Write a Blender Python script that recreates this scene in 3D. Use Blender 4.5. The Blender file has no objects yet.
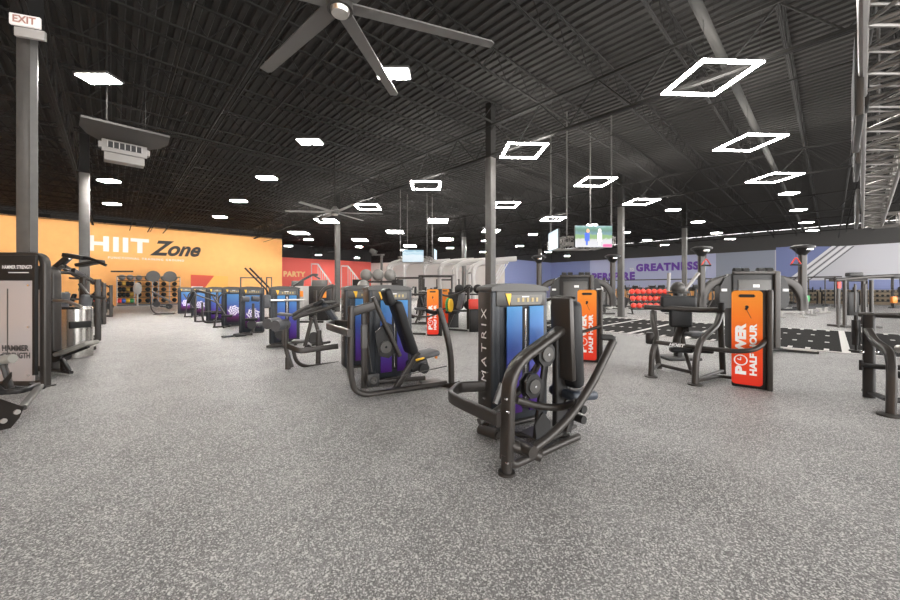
import bpy, bmesh, math, random
from mathutils import Vector, Matrix
random.seed(7)
PI = math.pi
R = math.radians
C = bpy.context.scene.collection
FPX, HZ, EYE = 358.0, 288.0, 1.5
U = Vector((-0.685, 0.7285, 0)); V = Vector((0.7285, 0.685, 0))     # the building's two axes
AU = math.atan2(U.y, U.x); AV = math.atan2(V.y, V.x)

def P(u, v, z=0): return U*u + V*v + Vector((0, 0, z))
def Wd(px, py, d): return Vector(((px-450)/FPX*d, d, EYE+(HZ-py)*d/FPX))
def Wz(px, py, z): return Wd(px, py, FPX*(z-EYE)/(HZ-py))
def G(px, py): return Wz(px, py, 0)
def Wu(px, py, u):
    t = (px-450)/FPX; return Wd(px, py, u/(U.x*t+U.y))
def Wv(px, py, v):
    t = (px-450)/FPX; return Wd(px, py, v/(V.x*t+V.y))

# ---------------------------------------------------------------- materials
MATS = {}
def pbr(name, col, rough=0.5, metal=0.0, bump=0.0, scale=60, var=0.0, emit=None, es=0.0, trans=0.0, spec=0.5, coat=0.0):
    m = bpy.data.materials.new(name); m.use_nodes = True
    nt = m.node_tree; b = nt.nodes['Principled BSDF']
    b.inputs['Base Color'].default_value = (*col, 1); b.inputs['Roughness'].default_value = rough
    b.inputs['Metallic'].default_value = metal; b.inputs['Specular IOR Level'].default_value = spec
    if coat: b.inputs['Coat Weight'].default_value = coat
    if trans: b.inputs['Transmission Weight'].default_value = trans
    if emit: b.inputs['Emission Color'].default_value = (*emit, 1); b.inputs['Emission Strength'].default_value = es
    if bump or var:
        tc = nt.nodes.new('ShaderNodeTexCoord'); n = nt.nodes.new('ShaderNodeTexNoise')
        n.inputs['Scale'].default_value = scale; n.inputs['Detail'].default_value = 3
        nt.links.new(tc.outputs['Object'], n.inputs['Vector'])
        if bump:
            bp = nt.nodes.new('ShaderNodeBump'); bp.inputs['Strength'].default_value = bump; bp.inputs['Distance'].default_value = 0.004
            nt.links.new(n.outputs['Fac'], bp.inputs['Height']); nt.links.new(bp.outputs['Normal'], b.inputs['Normal'])
        if var:
            r = nt.nodes.new('ShaderNodeValToRGB')
            r.color_ramp.elements[0].position = 0.3; r.color_ramp.elements[1].position = 0.7
            r.color_ramp.elements[0].color = (*[c*(1-var) for c in col], 1); r.color_ramp.elements[1].color = (*[min(1, c*(1+var)) for c in col], 1)
            nt.links.new(n.outputs['Fac'], r.inputs['Fac']); nt.links.new(r.outputs['Color'], b.inputs['Base Color'])
    MATS[name] = m
    return m

def ramp_mat(name, stops, axis=2, rough=0.5, art=False, coat=0.0):
    """a printed panel: colours change along one local axis (Generated 0..1)"""
    m = pbr(name, (1, 1, 1), rough, coat=coat, spec=0.25); nt = m.node_tree; b = nt.nodes['Principled BSDF']; L = nt.links.new
    tc = nt.nodes.new('ShaderNodeTexCoord'); sx = nt.nodes.new('ShaderNodeSeparateXYZ'); L(tc.outputs['Generated'], sx.inputs[0])
    r = nt.nodes.new('ShaderNodeValToRGB'); L(sx.outputs[axis], r.inputs['Fac'])
    el = r.color_ramp.elements
    while len(el) < len(stops): el.new(0.5)
    for e, (p, c) in zip(el, stops): e.position = p; e.color = (*c, 1)
    out = r.outputs['Color']
    if art:   # white flower medallion printed on the panel
        def mth(op, a=None, b2=None, av=None, bv=None):
            n = nt.nodes.new('ShaderNodeMath'); n.operation = op
            for i, (s, v) in enumerate(((a, av), (b2, bv))):
                if s is not None: L(s, n.inputs[i])
                elif v is not None: n.inputs[i].default_value = v
            return n.outputs[0]
        dx = mth('MULTIPLY', mth('SUBTRACT', sx.outputs[0], bv=0.55), bv=0.42)
        dz = mth('MULTIPLY', mth('SUBTRACT', sx.outputs[2], bv=0.42), bv=1.1)
        rr = mth('SQRT', mth('ADD', mth('MULTIPLY', dx, dx), mth('MULTIPLY', dz, dz)))
        th = mth('ARCTAN2', dz, dx)
        w = mth('SINE', mth('ADD', mth('MULTIPLY', th, bv=7.0), mth('MULTIPLY', rr, bv=60.0)))
        w2 = mth('SINE', mth('MULTIPLY', rr, bv=95.0))
        pet = mth('GREATER_THAN', mth('ADD', w, w2), bv=-0.25)
        msk = mth('LESS_THAN', rr, bv=0.2)
        f = mth('MULTIPLY', pet, msk)
        mx = nt.nodes.new('ShaderNodeMix'); mx.data_type = 'RGBA'
        L(f, mx.inputs['Factor']); L(out, mx.inputs[6]); mx.inputs[7].default_value = (0.82, 0.8, 0.9, 1)
        out = mx.outputs[2]
    L(out, b.inputs['Base Color'])
    return m

coat_dark = pbr('powder_coat_dark', (0.040, 0.0355, 0.032), 0.36, 0.25, bump=0.15, scale=220)
coat_black = pbr('powder_coat_black', (0.013, 0.0125, 0.0125), 0.45, 0.1, bump=0.1, scale=200)
coat_grey = pbr('powder_coat_grey', (0.075, 0.072, 0.068), 0.4, 0.2)
vinyl_black = pbr('vinyl_black', (0.014, 0.0145, 0.016), 0.5, bump=0.25, scale=300, spec=0.3)
vinyl_grey = pbr('vinyl_grey', (0.09, 0.093, 0.10), 0.5, bump=0.25, scale=300)
vinyl_beige = pbr('vinyl_beige', (0.26, 0.25, 0.225), 0.5, bump=0.2, scale=300)
vinyl_blue = pbr('vinyl_blue', (0.028, 0.036, 0.05), 0.45, bump=0.2, scale=300)
shroud = pbr('shroud_navy', (0.020, 0.024, 0.030), 0.42, 0.1, bump=0.1, scale=150)
shroud_cap = pbr('shroud_cap', (0.055, 0.053, 0.050), 0.45)
steel = pbr('brushed_steel', (0.55, 0.53, 0.50), 0.3, 0.9, bump=0.15, scale=90)
chrome = pbr('chrome', (0.72, 0.72, 0.72), 0.15, 1.0)
rubber = pbr('rubber_black', (0.012, 0.012, 0.012), 0.7, bump=0.3, scale=120)
white_m = pbr('white_print', (0.82, 0.82, 0.82), 0.5)
yellow_m = pbr('yellow_plastic', (0.85, 0.5, 0.03), 0.4)
orange_m = pbr('orange_plastic', (0.85, 0.25, 0.03), 0.4)
red_m = pbr('red_plastic', (0.75, 0.06, 0.04), 0.4)
green_m = pbr('green_plastic', (0.08, 0.45, 0.15), 0.4)
blue_m = pbr('blue_plastic', (0.05, 0.14, 0.55), 0.4)
plate_grey = pbr('placard_grey', (0.13, 0.125, 0.11), 0.4)
gold_m = pbr('placard_gold', (0.42, 0.32, 0.13), 0.4)
white_coat = pbr('white_powder_coat', (0.45, 0.435, 0.42), 0.4)
ball_grey = pbr('ball_grey', (0.20, 0.193, 0.18), 0.35, bump=0.1, scale=80)
col_m = pbr('column_paint', (0.095, 0.091, 0.086), 0.45, var=0.1, scale=6)
blue_panel = ramp_mat('blue_violet_panel', [(0.0, (0.060, 0.012, 0.144)), (0.3, (0.078, 0.042, 0.300)), (0.62, (0.051, 0.114, 0.420)), (1.0, (0.066, 0.240, 0.504))])
art_panel = ramp_mat('blue_flower_panel', [(0.0, (0.018, 0.012, 0.030)), (0.16, (0.096, 0.018, 0.084)), (0.35, (0.120, 0.048, 0.300)), (0.65, (0.060, 0.132, 0.396)), (1.0, (0.072, 0.216, 0.456))], art=True)
power_panel = ramp_mat('orange_red_panel', [(0.0, (0.72, 0.03, 0.015)), (0.35, (0.80, 0.075, 0.012)), (0.7, (0.86, 0.20, 0.02)), (1.0, (0.86, 0.30, 0.035))])

# ---------------------------------------------------------------- mesh builder
def fillet(pts, r, n=5, closed=False):
    pts = [Vector(p) for p in pts]; out = []; N = len(pts)
    for i, p in enumerate(pts):
        if not closed and i in (0, N-1): out.append(p); continue
        a = pts[(i-1) % N]; b = pts[(i+1) % N]
        da = (a-p); db = (b-p); k = min(r, da.length*0.48, db.length*0.48)
        if k < 1e-4: out.append(p); continue
        p0 = p+da.normalized()*k; p1 = p+db.normalized()*k
        for j in range(n+1):
            t = j/n; out.append(p0*(1-t)**2+p*2*t*(1-t)+p1*t*t)
    return out
def circle(r, n=10): return [(r*math.cos(2*PI*i/n), r*math.sin(2*PI*i/n)) for i in range(n)]
def rrect(w, h, r=None, n=3):
    r = r if r is not None else min(w, h)*0.3; out = []
    for cx, cy, a0 in ((w/2-r, h/2-r, 0), (-w/2+r, h/2-r, 90), (-w/2+r, -h/2+r, 180), (w/2-r, -h/2+r, 270)):
        for j in range(n+1):
            a = R(a0+90*j/n); out.append((cx+r*math.cos(a), cy+r*math.sin(a)))
    return out

class MB:
    def __init__(s, mat=None): s.v = []; s.f = []; s.m = []; s.mats = []; s.cur = 0; s.use(mat or coat_dark)
    def use(s, mat):
        if mat not in s.mats: s.mats.append(mat)
        s.cur = s.mats.index(mat); return s
    def add(s, vs, fs):
        o = len(s.v); s.v += [Vector(x) for x in vs]
        s.f += [[i+o for i in f] for f in fs]; s.m += [s.cur]*len(fs); return s
    def sweep(s, pts, prof, closed=False, up=(0, 0, 1)):
        pts = [Vector(p) for p in pts]; N = len(pts); K = len(prof); vs = []
        nrm = None
        for i, p in enumerate(pts):
            if closed: t = pts[(i+1) % N]-pts[(i-1) % N]
            else: t = pts[min(i+1, N-1)]-pts[max(i-1, 0)]
            t.normalize()
            if nrm is None:
                u = Vector(up)
                if abs(u.dot(t)) > 0.95: u = Vector((0, 1, 0)) if abs(t.y) < 0.9 else Vector((1, 0, 0))
                nrm = (u-t*u.dot(t)).normalized()
            else:
                nrm = (nrm-t*nrm.dot(t)).normalized()
            side = t.cross(nrm)
            for a, b in prof: vs.append(p+side*a+nrm*b)
        fs = []
        for i in range(N if closed else N-1):
            j = (i+1) % N
            for k in range(K): l = (k+1) % K; fs.append([i*K+k, i*K+l, j*K+l, j*K+k])
        if not closed: fs += [list(range(K))[::-1], [(N-1)*K+k for k in range(K)]]
        return s.add(vs, fs)
    def tube(s, pts, r, fr=0.06, n=10, closed=False, up=(0, 0, 1)): return s.sweep(fillet(pts, fr, closed=closed) if len(pts) > 2 else pts, circle(r, n), closed, up)
    def rtube(s, pts, w, h, fr=0.08, closed=False, up=(0, 0, 1), r=None): return s.sweep(fillet(pts, fr, closed=closed) if len(pts) > 2 else pts, rrect(w, h, r), closed, up)
    def cyl(s, a, b, r, r2=None, n=16):
        a = Vector(a); b = Vector(b)
        if r2 is None: return s.sweep([a, b], circle(r, n))
        t = (b-a).normalized(); u = Vector((0, 0, 1)) if abs(t.z) < .9 else Vector((0, 1, 0)); u = (u-t*u.dot(t)).normalized(); w = t.cross(u)
        vs = [p+w*(q*math.cos(2*PI*i/n))+u*(q*math.sin(2*PI*i/n)) for p, q in ((a, r), (b, r2)) for i in range(n)]
        return s.add(vs, [[i, (i+1) % n, n+(i+1) % n, n+i] for i in range(n)]+[list(range(n))[::-1], list(range(n, 2*n))])
    def box(s, c, size, rot=None, bev=0.0, seg=2):
        bm = bmesh.new(); bmesh.ops.create_cube(bm, size=1)
        for v in bm.verts: v.co = Vector((v.co.x*size[0], v.co.y*size[1], v.co.z*size[2]))
        if bev: bmesh.ops.bevel(bm, geom=bm.edges[:], offset=min(bev, min(size)*0.49), segments=seg, profile=0.5, affect='EDGES')
        M = Matrix.Translation(Vector(c)) @ (rot.to_4x4() if rot is not None else Matrix.Identity(4))
        bm.verts.index_update()
        s.add([M @ v.co for v in bm.verts], [[v.index for v in f.verts] for f in bm.faces]); bm.free(); return s
    def ball(s, c, r, n=12, sc=(1, 1, 1)):
        c = Vector(c); m = max(5, n//2+1); vs = [c+Vector((0, 0, r*sc[2]))]; fs = []
        for i in range(1, m):
            a = PI*i/m
            for j in range(n): b = 2*PI*j/n; vs.append(c+Vector((r*sc[0]*math.sin(a)*math.cos(b), r*sc[1]*math.sin(a)*math.sin(b), r*sc[2]*math.cos(a))))
        vs.append(c-Vector((0, 0, r*sc[2])))
        for j in range(n): k = (j+1) % n; fs.append([0, 1+j, 1+k])
        for i in range(m-2):
            for j in range(n): k = (j+1) % n; a = 1+i*n; fs.append([a+j, a+n+j, a+n+k, a+k])
        a = 1+(m-2)*n
        for j in range(n): k = (j+1) % n; fs.append([a+j, len(vs)-1, a+k])
        return s.add(vs, fs)
    def prism(s, poly, o, ex, ey, th):
        """poly in the plane (ex, ey) at o, extruded by th along ex x ey (both ways)"""
        ex = Vector(ex).normalized(); ey = Vector(ey).normalized(); nz = ex.cross(ey); o = Vector(o); N = len(poly)
        vs = [o+ex*a+ey*b-nz*th/2 for a, b in poly]+[o+ex*a+ey*b+nz*th/2 for a, b in poly]
        return s.add(vs, [list(range(N))[::-1], list(range(N, 2*N))]+[[i, (i+1) % N, N+(i+1) % N, N+i] for i in range(N)])
    def text(s, body, o, ex, ey, h, width=None, th=0.004, bold=0.0, shear=0.0, space=1.0, align='LEFT'):
        cu = bpy.data.curves.new('t', 'FONT'); cu.body = body; cu.size = 1.0; cu.offset = bold; cu.shear = shear; cu.space_character = space; cu.extrude = 0; cu.resolution_u = 4
        ob = bpy.data.objects.new('t', cu); me = bpy.data.meshes.new_from_object(ob)
        xs = [v.co.x for v in me.vertices]; ys = [v.co.y for v in me.vertices]; x0, x1, y0, y1 = min(xs), max(xs), min(ys), max(ys)
        ky = h/(y1-y0); kx = (width/(x1-x0)) if width else ky
        ex = Vector(ex).normalized(); ey = Vector(ey).normalized(); nz = ex.cross(ey); o = Vector(o)
        off = 0 if align == 'LEFT' else -(x1-x0)*kx/2
        s.add([o+ex*((v.co.x-x0)*kx+off)+ey*((v.co.y-y0)*ky)+nz*th for v in me.vertices], [list(p.vertices) for p in me.polygons])
        bpy.data.objects.remove(ob); bpy.data.meshes.remove(me); bpy.data.curves.remove(cu); return s
    def mesh(s, name, flat=False, fix=True):
        me = bpy.data.meshes.new(name); me.from_pydata([tuple(v) for v in s.v], [], s.f)
        for m in s.mats: me.materials.append(m)
        me.polygons.foreach_set('material_index', s.m)
        if fix:
            bm = bmesh.new(); bm.from_mesh(me); bmesh.ops.recalc_face_normals(bm, faces=bm.faces[:]); bm.to_mesh(me); bm.free()
        if not flat:
            me.polygons.foreach_set('use_smooth', [True]*len(me.polygons)); me.set_sharp_from_angle(angle=R(38))
        me.update(); return me
    def build(s, name, parent=None, label=None, cat=None, group=None, kind=None, loc=None, rotz=0, flat=False, fix=True):
        o = bpy.data.objects.new(name, s.mesh(name, flat, fix)); C.objects.link(o)
        if parent is not None: o.parent = parent
        if loc is not None: o.location = loc
        if rotz: o.rotation_euler = (0, 0, rotz)
        return tag(o, label, cat, group, kind)

def tag(o, label=None, cat=None, group=None, kind=None):
    for k, v in (('label', label), ('category', cat), ('group', group), ('kind', kind)):
        if v: o[k] = v
    return o
def thing(name, label, cat, loc=(0, 0, 0), rotz=0, group=None, kind=None):
    o = bpy.data.objects.new(name, None); o.empty_display_size = 0.1; C.objects.link(o)
    o.location = loc; o.rotation_euler = (0, 0, rotz); return tag(o, label, cat, group, kind)
KIDS = {}
def kids(o): return [c for c in bpy.data.objects if c.parent == o]
def copy_tree(o, parent=None):
    c = o.copy(); C.objects.link(c); c.parent = parent
    for k in kids(o): copy_tree(k, c)
    return c
def dup(o, loc, rotz=None, label=None, group=None, scale=None):
    c = copy_tree(o); c.location = loc
    if rotz is not None: c.rotation_euler = (0, 0, rotz)
    if scale: c.scale = (scale,)*3 if isinstance(scale, (int, float)) else scale
    if label: c['label'] = label
    if group: c['group'] = group
    return c
class Fr:
    """a machine's own frame: origin on the floor, x along the machine, y away from the near side"""
    def __init__(s, o, th): s.o = Vector(o); s.th = th; s.a = Vector((math.cos(th), math.sin(th), 0)); s.n = Vector((-math.sin(th), math.cos(th), 0))
    def loc(s, w): r = w-s.o; return Vector((r.dot(s.a), r.dot(s.n), w.z))
    def y(s, px, py, ly):
        t = Vector(((px-450)/FPX, 1, 0)); d = (ly+s.o.dot(s.n))/t.dot(s.n); return s.loc(Wd(px, py, d))
    def z(s, px, py, z): return s.loc(Wz(px, py, z))
    def g(s, px, py, z=0): w = G(px, py); w.z = z; return s.loc(w)
    def d(s, px, py, d): return s.loc(Wd(px, py, d))
# ================================================================ the room
TOP = 7.45
def floor_mat():
    m = pbr('speckled_rubber', (0.2, 0.2, 0.2), 0.55, spec=0.35); nt = m.node_tree; b = nt.nodes['Principled BSDF']; L = nt.links.new
    tc = nt.nodes.new('ShaderNodeTexCoord')
    def vor(scale, lo, hi):
        v = nt.nodes.new('ShaderNodeTexVoronoi'); v.inputs['Scale'].default_value = scale; v.feature = 'F1'
        L(tc.outputs['Object'], v.inputs['Vector'])
        sp = nt.nodes.new('ShaderNodeSeparateColor'); L(v.outputs['Color'], sp.inputs[0])
        mr = nt.nodes.new('ShaderNodeMapRange'); L(sp.outputs[0], mr.inputs[0]); mr.inputs[1].default_value = lo; mr.inputs[2].default_value = hi
        return mr.outputs[0]
    n = nt.nodes.new('ShaderNodeTexNoise'); n.inputs['Scale'].default_value = 1.3; n.inputs['Detail'].default_value = 5; L(tc.outputs['Object'], n.inputs['Vector'])
    base = nt.nodes.new('ShaderNodeValToRGB'); L(n.outputs['Fac'], base.inputs['Fac'])
    base.color_ramp.elements[0].position = 0.3; base.color_ramp.elements[0].color = (*FLOOR_LO, 1)
    base.color_ramp.elements[1].position = 0.75; base.color_ramp.elements[1].color = (*FLOOR_HI, 1)
    def mix(f, a, c, k=1.0):
        mx = nt.nodes.new('ShaderNodeMix'); mx.data_type = 'RGBA'; L(f, mx.inputs['Factor']); L(a, mx.inputs[6]); mx.inputs[7].default_value = (*c, 1); return mx.outputs[2]
    col = mix(vor(170, 0.72, 0.85), base.outputs['Color'], (0.10, 0.097, 0.094))
    col = mix(vor(125, 0.80, 0.84), col, (0.62, 0.61, 0.59))
    col = mix(vor(190, 0.80, 0.86), col, (0.46, 0.45, 0.44))
    L(col, b.inputs['Base Color'])
    bp = nt.nodes.new('ShaderNodeBump'); bp.inputs['Strength'].default_value = 0.25; bp.inputs['Distance'].default_value = 0.002
    n2 = nt.nodes.new('ShaderNodeTexNoise'); n2.inputs['Scale'].default_value = 260; L(tc.outputs['Object'], n2.inputs['Vector'])
    L(n2.outputs['Fac'], bp.inputs['Height']); L(bp.outputs['Normal'], b.inputs['Normal'])
    return m
FLOOR_LO = (0.155, 0.150, 0.147); FLOOR_HI = (0.285, 0.279, 0.274)
deck_m = pbr('deck_dark_paint', (0.037, 0.0352, 0.0335), 0.8, 0.0, spec=0.1)
joist_m = pbr('joist_dark_paint', (0.021, 0.020, 0.019), 0.7, 0.0, spec=0.12)
pipe_m = pbr('pipe_dark_paint', (0.028, 0.027, 0.025), 0.7, 0.0, spec=0.1)
black_wall = pbr('black_wall_paint', (0.030, 0.029, 0.029), 0.8)
grey_wall = pbr('dark_grey_wall_paint', (0.060, 0.058, 0.056), 0.8)
orange_wall = pbr('orange_wall_paint', (0.92, 0.455, 0.15), 0.7, var=0.04, scale=2)
red_wall = pbr('coral_wall_paint', (0.88, 0.15, 0.12), 0.7)
pale_wall = pbr('pale_wall_paint', (0.78, 0.74, 0.71), 0.7)
blue_wall = pbr('slate_blue_wall_paint', (0.24, 0.28, 0.50), 0.7)
lilac_wall = pbr('lilac_grey_wall_paint', (0.50, 0.53, 0.72), 0.7)
white_wall = pbr('white_grey_wall_paint', (0.58, 0.58, 0.62), 0.7)
purple_m = pbr('purple_letter_paint', (0.16, 0.06, 0.42), 0.6)
tan_wall = pbr('tan_wall_paint', (0.30, 0.24, 0.17), 0.7)

u0, v0, u1, v1 = -14.0, -16.0, 70.0, 50.0
fl = MB(floor_mat()); q = [P(u0, v0), P(u1, v0), P(u1, v1), P(u0, v1)]
fl.add(q, [[0, 1, 2, 3]]); fl.build('floor', label='grey speckled rubber gym floor', kind='structure', flat=True, fix=False)

# corrugated roof deck, its ribs running along U
ce = MB(deck_m); n = int((v1-v0)/0.24); prof = []
for i in range(n):
    v = v0+i*0.24
    prof += [(v, TOP), (v+0.10, TOP), (v+0.125, TOP+0.05), (v+0.215, TOP+0.05)]
vs = []
for v, z in prof: vs += [P(u0, v, z), P(u1, v, z)]
ce.add(vs, [[2*i, 2*i+1, 2*i+3, 2*i+2] for i in range(len(prof)-1)]); ce.build('ceiling', label='dark corrugated metal roof deck', kind='structure', flat=True, fix=False)

def wall(name, a, b, bands, label, th=0.2, back=True):
    """bands: list of (z0, z1, material); a -> b in viewer order left to right, the visible face on the line a-b"""
    a = Vector(a); b = Vector(b); ex = (b-a).normalized(); nrm = Vector((-ex.y, ex.x, 0)); m = MB(bands[0][2])
    for z0, z1, mat in bands:
        m.use(mat); L_ = (b-a).length; m.box((a+b)/2+nrm*th/2+Vector((0, 0, (z0+z1)/2)), (L_, th, z1-z0), Matrix.Rotation(math.atan2(ex.y, ex.x), 3, 'Z'))
    return m.build(name, label=label, kind='structure', flat=True)
UW = 41.0
wall('wall_orange', P(UW, v0), P(UW, 13.4), [(0, 6.85, orange_wall), (6.85, TOP, black_wall)], 'orange wall with HIIT Zone lettering below a black band')
wall('wall_return', P(UW+0.2, 13.4), P(50, 13.4), [(0, TOP, black_wall)], 'dark return wall behind the corner of the orange wall')
wall('wall_left', P(u0, v0), P(UW, v0), [(0, 5.5, orange_wall), (5.5, TOP, black_wall)], 'orange side wall beyond the left machines')
RB = Wu(371, 263, 50.0); RB.z = 0
wall('wall_red', P(50, 13.2), RB, [(0, 5.6, red_wall), (5.6, TOP, black_wall)], 'coral red wall with yellow PARTY lettering')
WB = P(30, 38.3)
wall('wall_back', RB, WB, [(0, 5.45, pale_wall), (5.45, TOP, black_wall)], 'pale wall behind the white racks')
wall('wall_alcove', WB, P(30, 50), [(0, 5.45, blue_wall), (5.45, TOP, black_wall)], 'slate blue wall beside the pale wall')
# the long right wall: lilac with letters, then grey, then white with a stripe of blue
def Rv(px): w = Wv(px, 288, 50.0); return w.dot(U)
segs = [(30.0, Rv(590), blue_wall), (Rv(590), Rv(716), lilac_wall), (Rv(716), Rv(775), pbr('grey_blue_wall_paint', (0.30, 0.33, 0.40), 0.7)), (Rv(775), u0, white_wall)]
m = MB(lilac_wall); rot = Matrix.Rotation(AU, 3, 'Z')
for a, b, mat in segs:
    for z0, z1, mt in ((0, 1.35, tan_wall if mat is white_wall else orange_wall), (1.35, 2.25, blue_wall) if mat is white_wall else (1.35, 2.25, mat), (2.25, 5.45, mat), (5.45, TOP, grey_wall)):
        m.use(mt); m.box(P((a+b)/2, 50.1, (z0+z1)/2), (abs(a-b), 0.2, z1-z0), rot)
m.build('wall_right', label='long lilac and white wall with slogan lettering', kind='structure', flat=True)
# columns
def col_at(px, py, z=5.7, name='column', w=0.26, label='', y1=None):
    p = Wz(px, py, z); p.z = 0; m = MB(col_m); rot = Matrix.Rotation(AV, 3, 'Z')
    m.box(p+Vector((0, 0, z/2)), (w, w, z), rot, 0.02); m.box(p+Vector((0, 0, 0.012)), (w+0.16, w+0.16, 0.024), rot)
    m.use(joist_m); m.box(p+Vector((0, 0, (z+TOP)/2)), (w*0.9, w*0.9, TOP-z), rot)
    m.box(p+Vector((0, 0, z)), (w+0.12, w+0.12, 0.03), rot)
    return m.build(name, label=label, cat='column', kind='structure'), p
cols = [(490.5, 158, .25, 'grey steel column behind the nearest weight machine'), (621, 207, .27, 'grey steel column at the far edge of the black turf'),
        (684.5, 228, .28, 'grey steel column crossing the GREATNESS lettering'), (337.5, 222, .27, 'grey steel column in front of the red wall'),
        (84.5, 173, .28, 'grey steel column left of the HIIT letters'), (464, 237, .28, 'grey steel column behind the white racks'),
        (540, 249, .28, 'grey steel column in front of the slate blue wall')]
for px, py, w, lb in cols: col_at(px, py, w=w, label=lb)
m = MB(col_m); p = P(8.75, -1.05); d5 = p.y; p = Wd(27.3, 288, 5.75); p.z = 0; rot = Matrix.Rotation(R(2), 3, 'Z')
m.box(p+Vector((0, 0, 2.85)), (0.20, 0.15, 5.7), rot, 0.02); m.box(p+Vector((0.11, -0.02, 2.85)), (0.03, 0.10, 5.7), rot); m.box(p+Vector((0, 0, 0.012)), (0.46, 0.44, 0.024), rot); m.use(joist_m); m.box(p+Vector((0, 0, 6.5)), (.26, .24, 1.7), rot)
m.build('column', label='thick grey steel column carrying the exit sign', cat='column', kind='structure'); COL0 = p.copy()

# joist girders along U under the deck and open-web joists along V
def truss_mesh(L_, h, step, rw, cw, ch, name):
    m = MB(joist_m)
    for z in (0, h):
        for s_ in (-1, 1): m.box((L_/2, s_*cw*0.6, z), (L_, cw, ch))
    k = int(L_/step); st = L_/k
    for i in range(k):
        a = Vector((i*st, 0, h)); b = Vector((i*st+st/2, 0, 0)); c2 = Vector(((i+1)*st, 0, h))
        m.sweep([a, b], circle(rw, 5)); m.sweep([b, c2], circle(rw, 5))
    return m.mesh(name, flat=True)
bays = [(-10.9, -1.0), (-1.0, 8.8), (8.8, 18.7), (18.7, 28.5), (28.5, 38.4), (38.4, 50.0)]
gm = truss_mesh(13.3, 0.95, 1.66, 0.022, 0.05, 0.06, 'girder')
for j, v in enumerate((-1.0, 8.8, 18.7, 28.5, 38.4)):
    for i in range(-1, 4):
        us = 7.3+(i-1)*13.3 if True else 0
        if us > (30 if v > 30 else 48) or (us > 30 and v < 13): continue
        o = bpy.data.objects.new('joist_girder', gm); C.objects.link(o); o.location = P(us, v, 5.74); o.rotation_euler = (0, 0, AU)
        tag(o, 'dark steel truss girder spanning between two columns', 'girder', 'truss girders along the column lines', 'structure')
jm = truss_mesh(9.85, 0.62, 0.9, 0.011, 0.028, 0.035, 'joist')
for b_, (va, vb) in enumerate(bays):
    u = -4.3
    while u < 47:
        ok = (u < UW-0.3 or va > 13.4) and (va < 28.5 or u < 29.5) and (va < 28 or u < 29.5)
        if va > 8 and va < 14 and u > UW: ok = False
        if ok:
            o = bpy.data.objects.new('roof_joist', jm); C.objects.link(o); o.location = P(u, va, 6.74); o.rotation_euler = (0, 0, AV)
            o.scale.x = (vb-va)/9.85
            tag(o, 'thin dark open-web roof joist under the corrugated deck', 'joist', 'open-web joists under the roof deck', 'structure')
        u += 1.66
# pipes
def pipe(a, b, r, label, name='ceiling_pipe'):
    MB(pipe_m).sweep([a, b], circle(r, 12)).build(name, label=label, cat='pipe')
pipe(P(1.55, 1.5, 6.3), P(1.55, 44, 6.3), 0.085, 'thick grey duct pipe above the nearest row of square lamps', 'ceiling_duct')
for v, z, r, lb in ((1.0, 6.35, .02, 'thin conduit nearest the hanging heater'), (2.16, 6.35, .035, 'sprinkler pipe running towards the orange wall, left of the round lamps'), (2.3, 6.35, .02, 'thin conduit hugging the sprinkler pipe'),
                    (3.2, 6.35, .03, 'sprinkler pipe beside the nearest round lamp'), (11.4, 6.3, .02, 'thin conduit above the middle square lamps')):
    pipe(P(-5, v, z), P(40.5, v, z), r, lb)
for u, lb in ((-0.5, 'sprinkler pipe crossing near the top right of the roof'), (13.6, 'sprinkler pipe crossing over the middle of the hall')):
    pipe(P(u, 0, 6.2), P(u, 49, 6.2), .035, lb)

# ---------------------------------------------------------------- wall graphics
EV = V.copy(); EU = -U.copy(); EZ = Vector((0, 0, 1))
def wall_text(body, x0, x1, ytop, ybot, u=None, v=None, mat=white_m, name='wall_lettering', label='', bold=0.0, shear=0.0, space=1.0, tilt=0.0):
    if u is not None:
        a = Wu(x0, (ybot), u-0.02); b = Wu(x1, ybot, u-0.02); t = Wu(x0, ytop, u-0.02); ex = EV
    else:
        a = Wv(x0, ybot, v-0.02); b = Wv(x1, ybot, v-0.02); t = Wv(x0, ytop, v-0.02); ex = EU
    w = ((b-a)*Vector((1, 1, 0))).length; h = (t-a).z
    ey = (EZ*math.cos(tilt)-ex*math.sin(tilt)); ex2 = ex*math.cos(tilt)+EZ*math.sin(tilt)
    return MB(mat).text(body, a, ex2, ey, h, w, bold=bold, shear=shear, space=space, th=0.0).build(name, label=label, cat='lettering', flat=True, fix=False)
wall_text('HIIT', 88, 149, 235, 250.5, u=UW, mat=pbr('pale_letter_paint', (0.85, 0.80, 0.78), 0.6), label='large pale HIIT letters on the orange wall', bold=0.045, space=1.15)
wall_text('Zone', 149.5, 201, 240, 255.5, u=UW, mat=pbr('black_letter_paint', (0.02, 0.018, 0.016), 0.6), label='black brush-style Zone lettering on the orange wall', bold=0.035, shear=0.45, tilt=0.02)
wall_text('FUNCTIONAL TRAINING GROUND', 108, 184, 256.3, 258.6, u=UW, label='small pale FUNCTIONAL TRAINING GROUND line under HIIT Zone', bold=0.02, space=1.3)
wall_text('PARTY', 283.5, 305.5, 271, 276.5, u=50, mat=pbr('yellow_letter_paint', (0.88, 0.60, 0.25), 0.6), label='pale yellow PARTY letters on the red wall', bold=0.05, space=1.1)
wall_text('PERSPIRE', 592, 635, 273, 281, v=50, mat=purple_m, label='purple PERSPIRE letters on the lilac wall', bold=0.06, space=1.15)
wall_text('TO', 629.5, 634, 268, 271, v=50, mat=white_m, label='small white TO between PERSPIRE and GREATNESS', bold=0.03)
wall_text('GREATNESS', 636, 699, 264, 271.7, v=50, mat=purple_m, label='purple GREATNESS letters on the lilac wall', bold=0.06, space=1.15)
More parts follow.
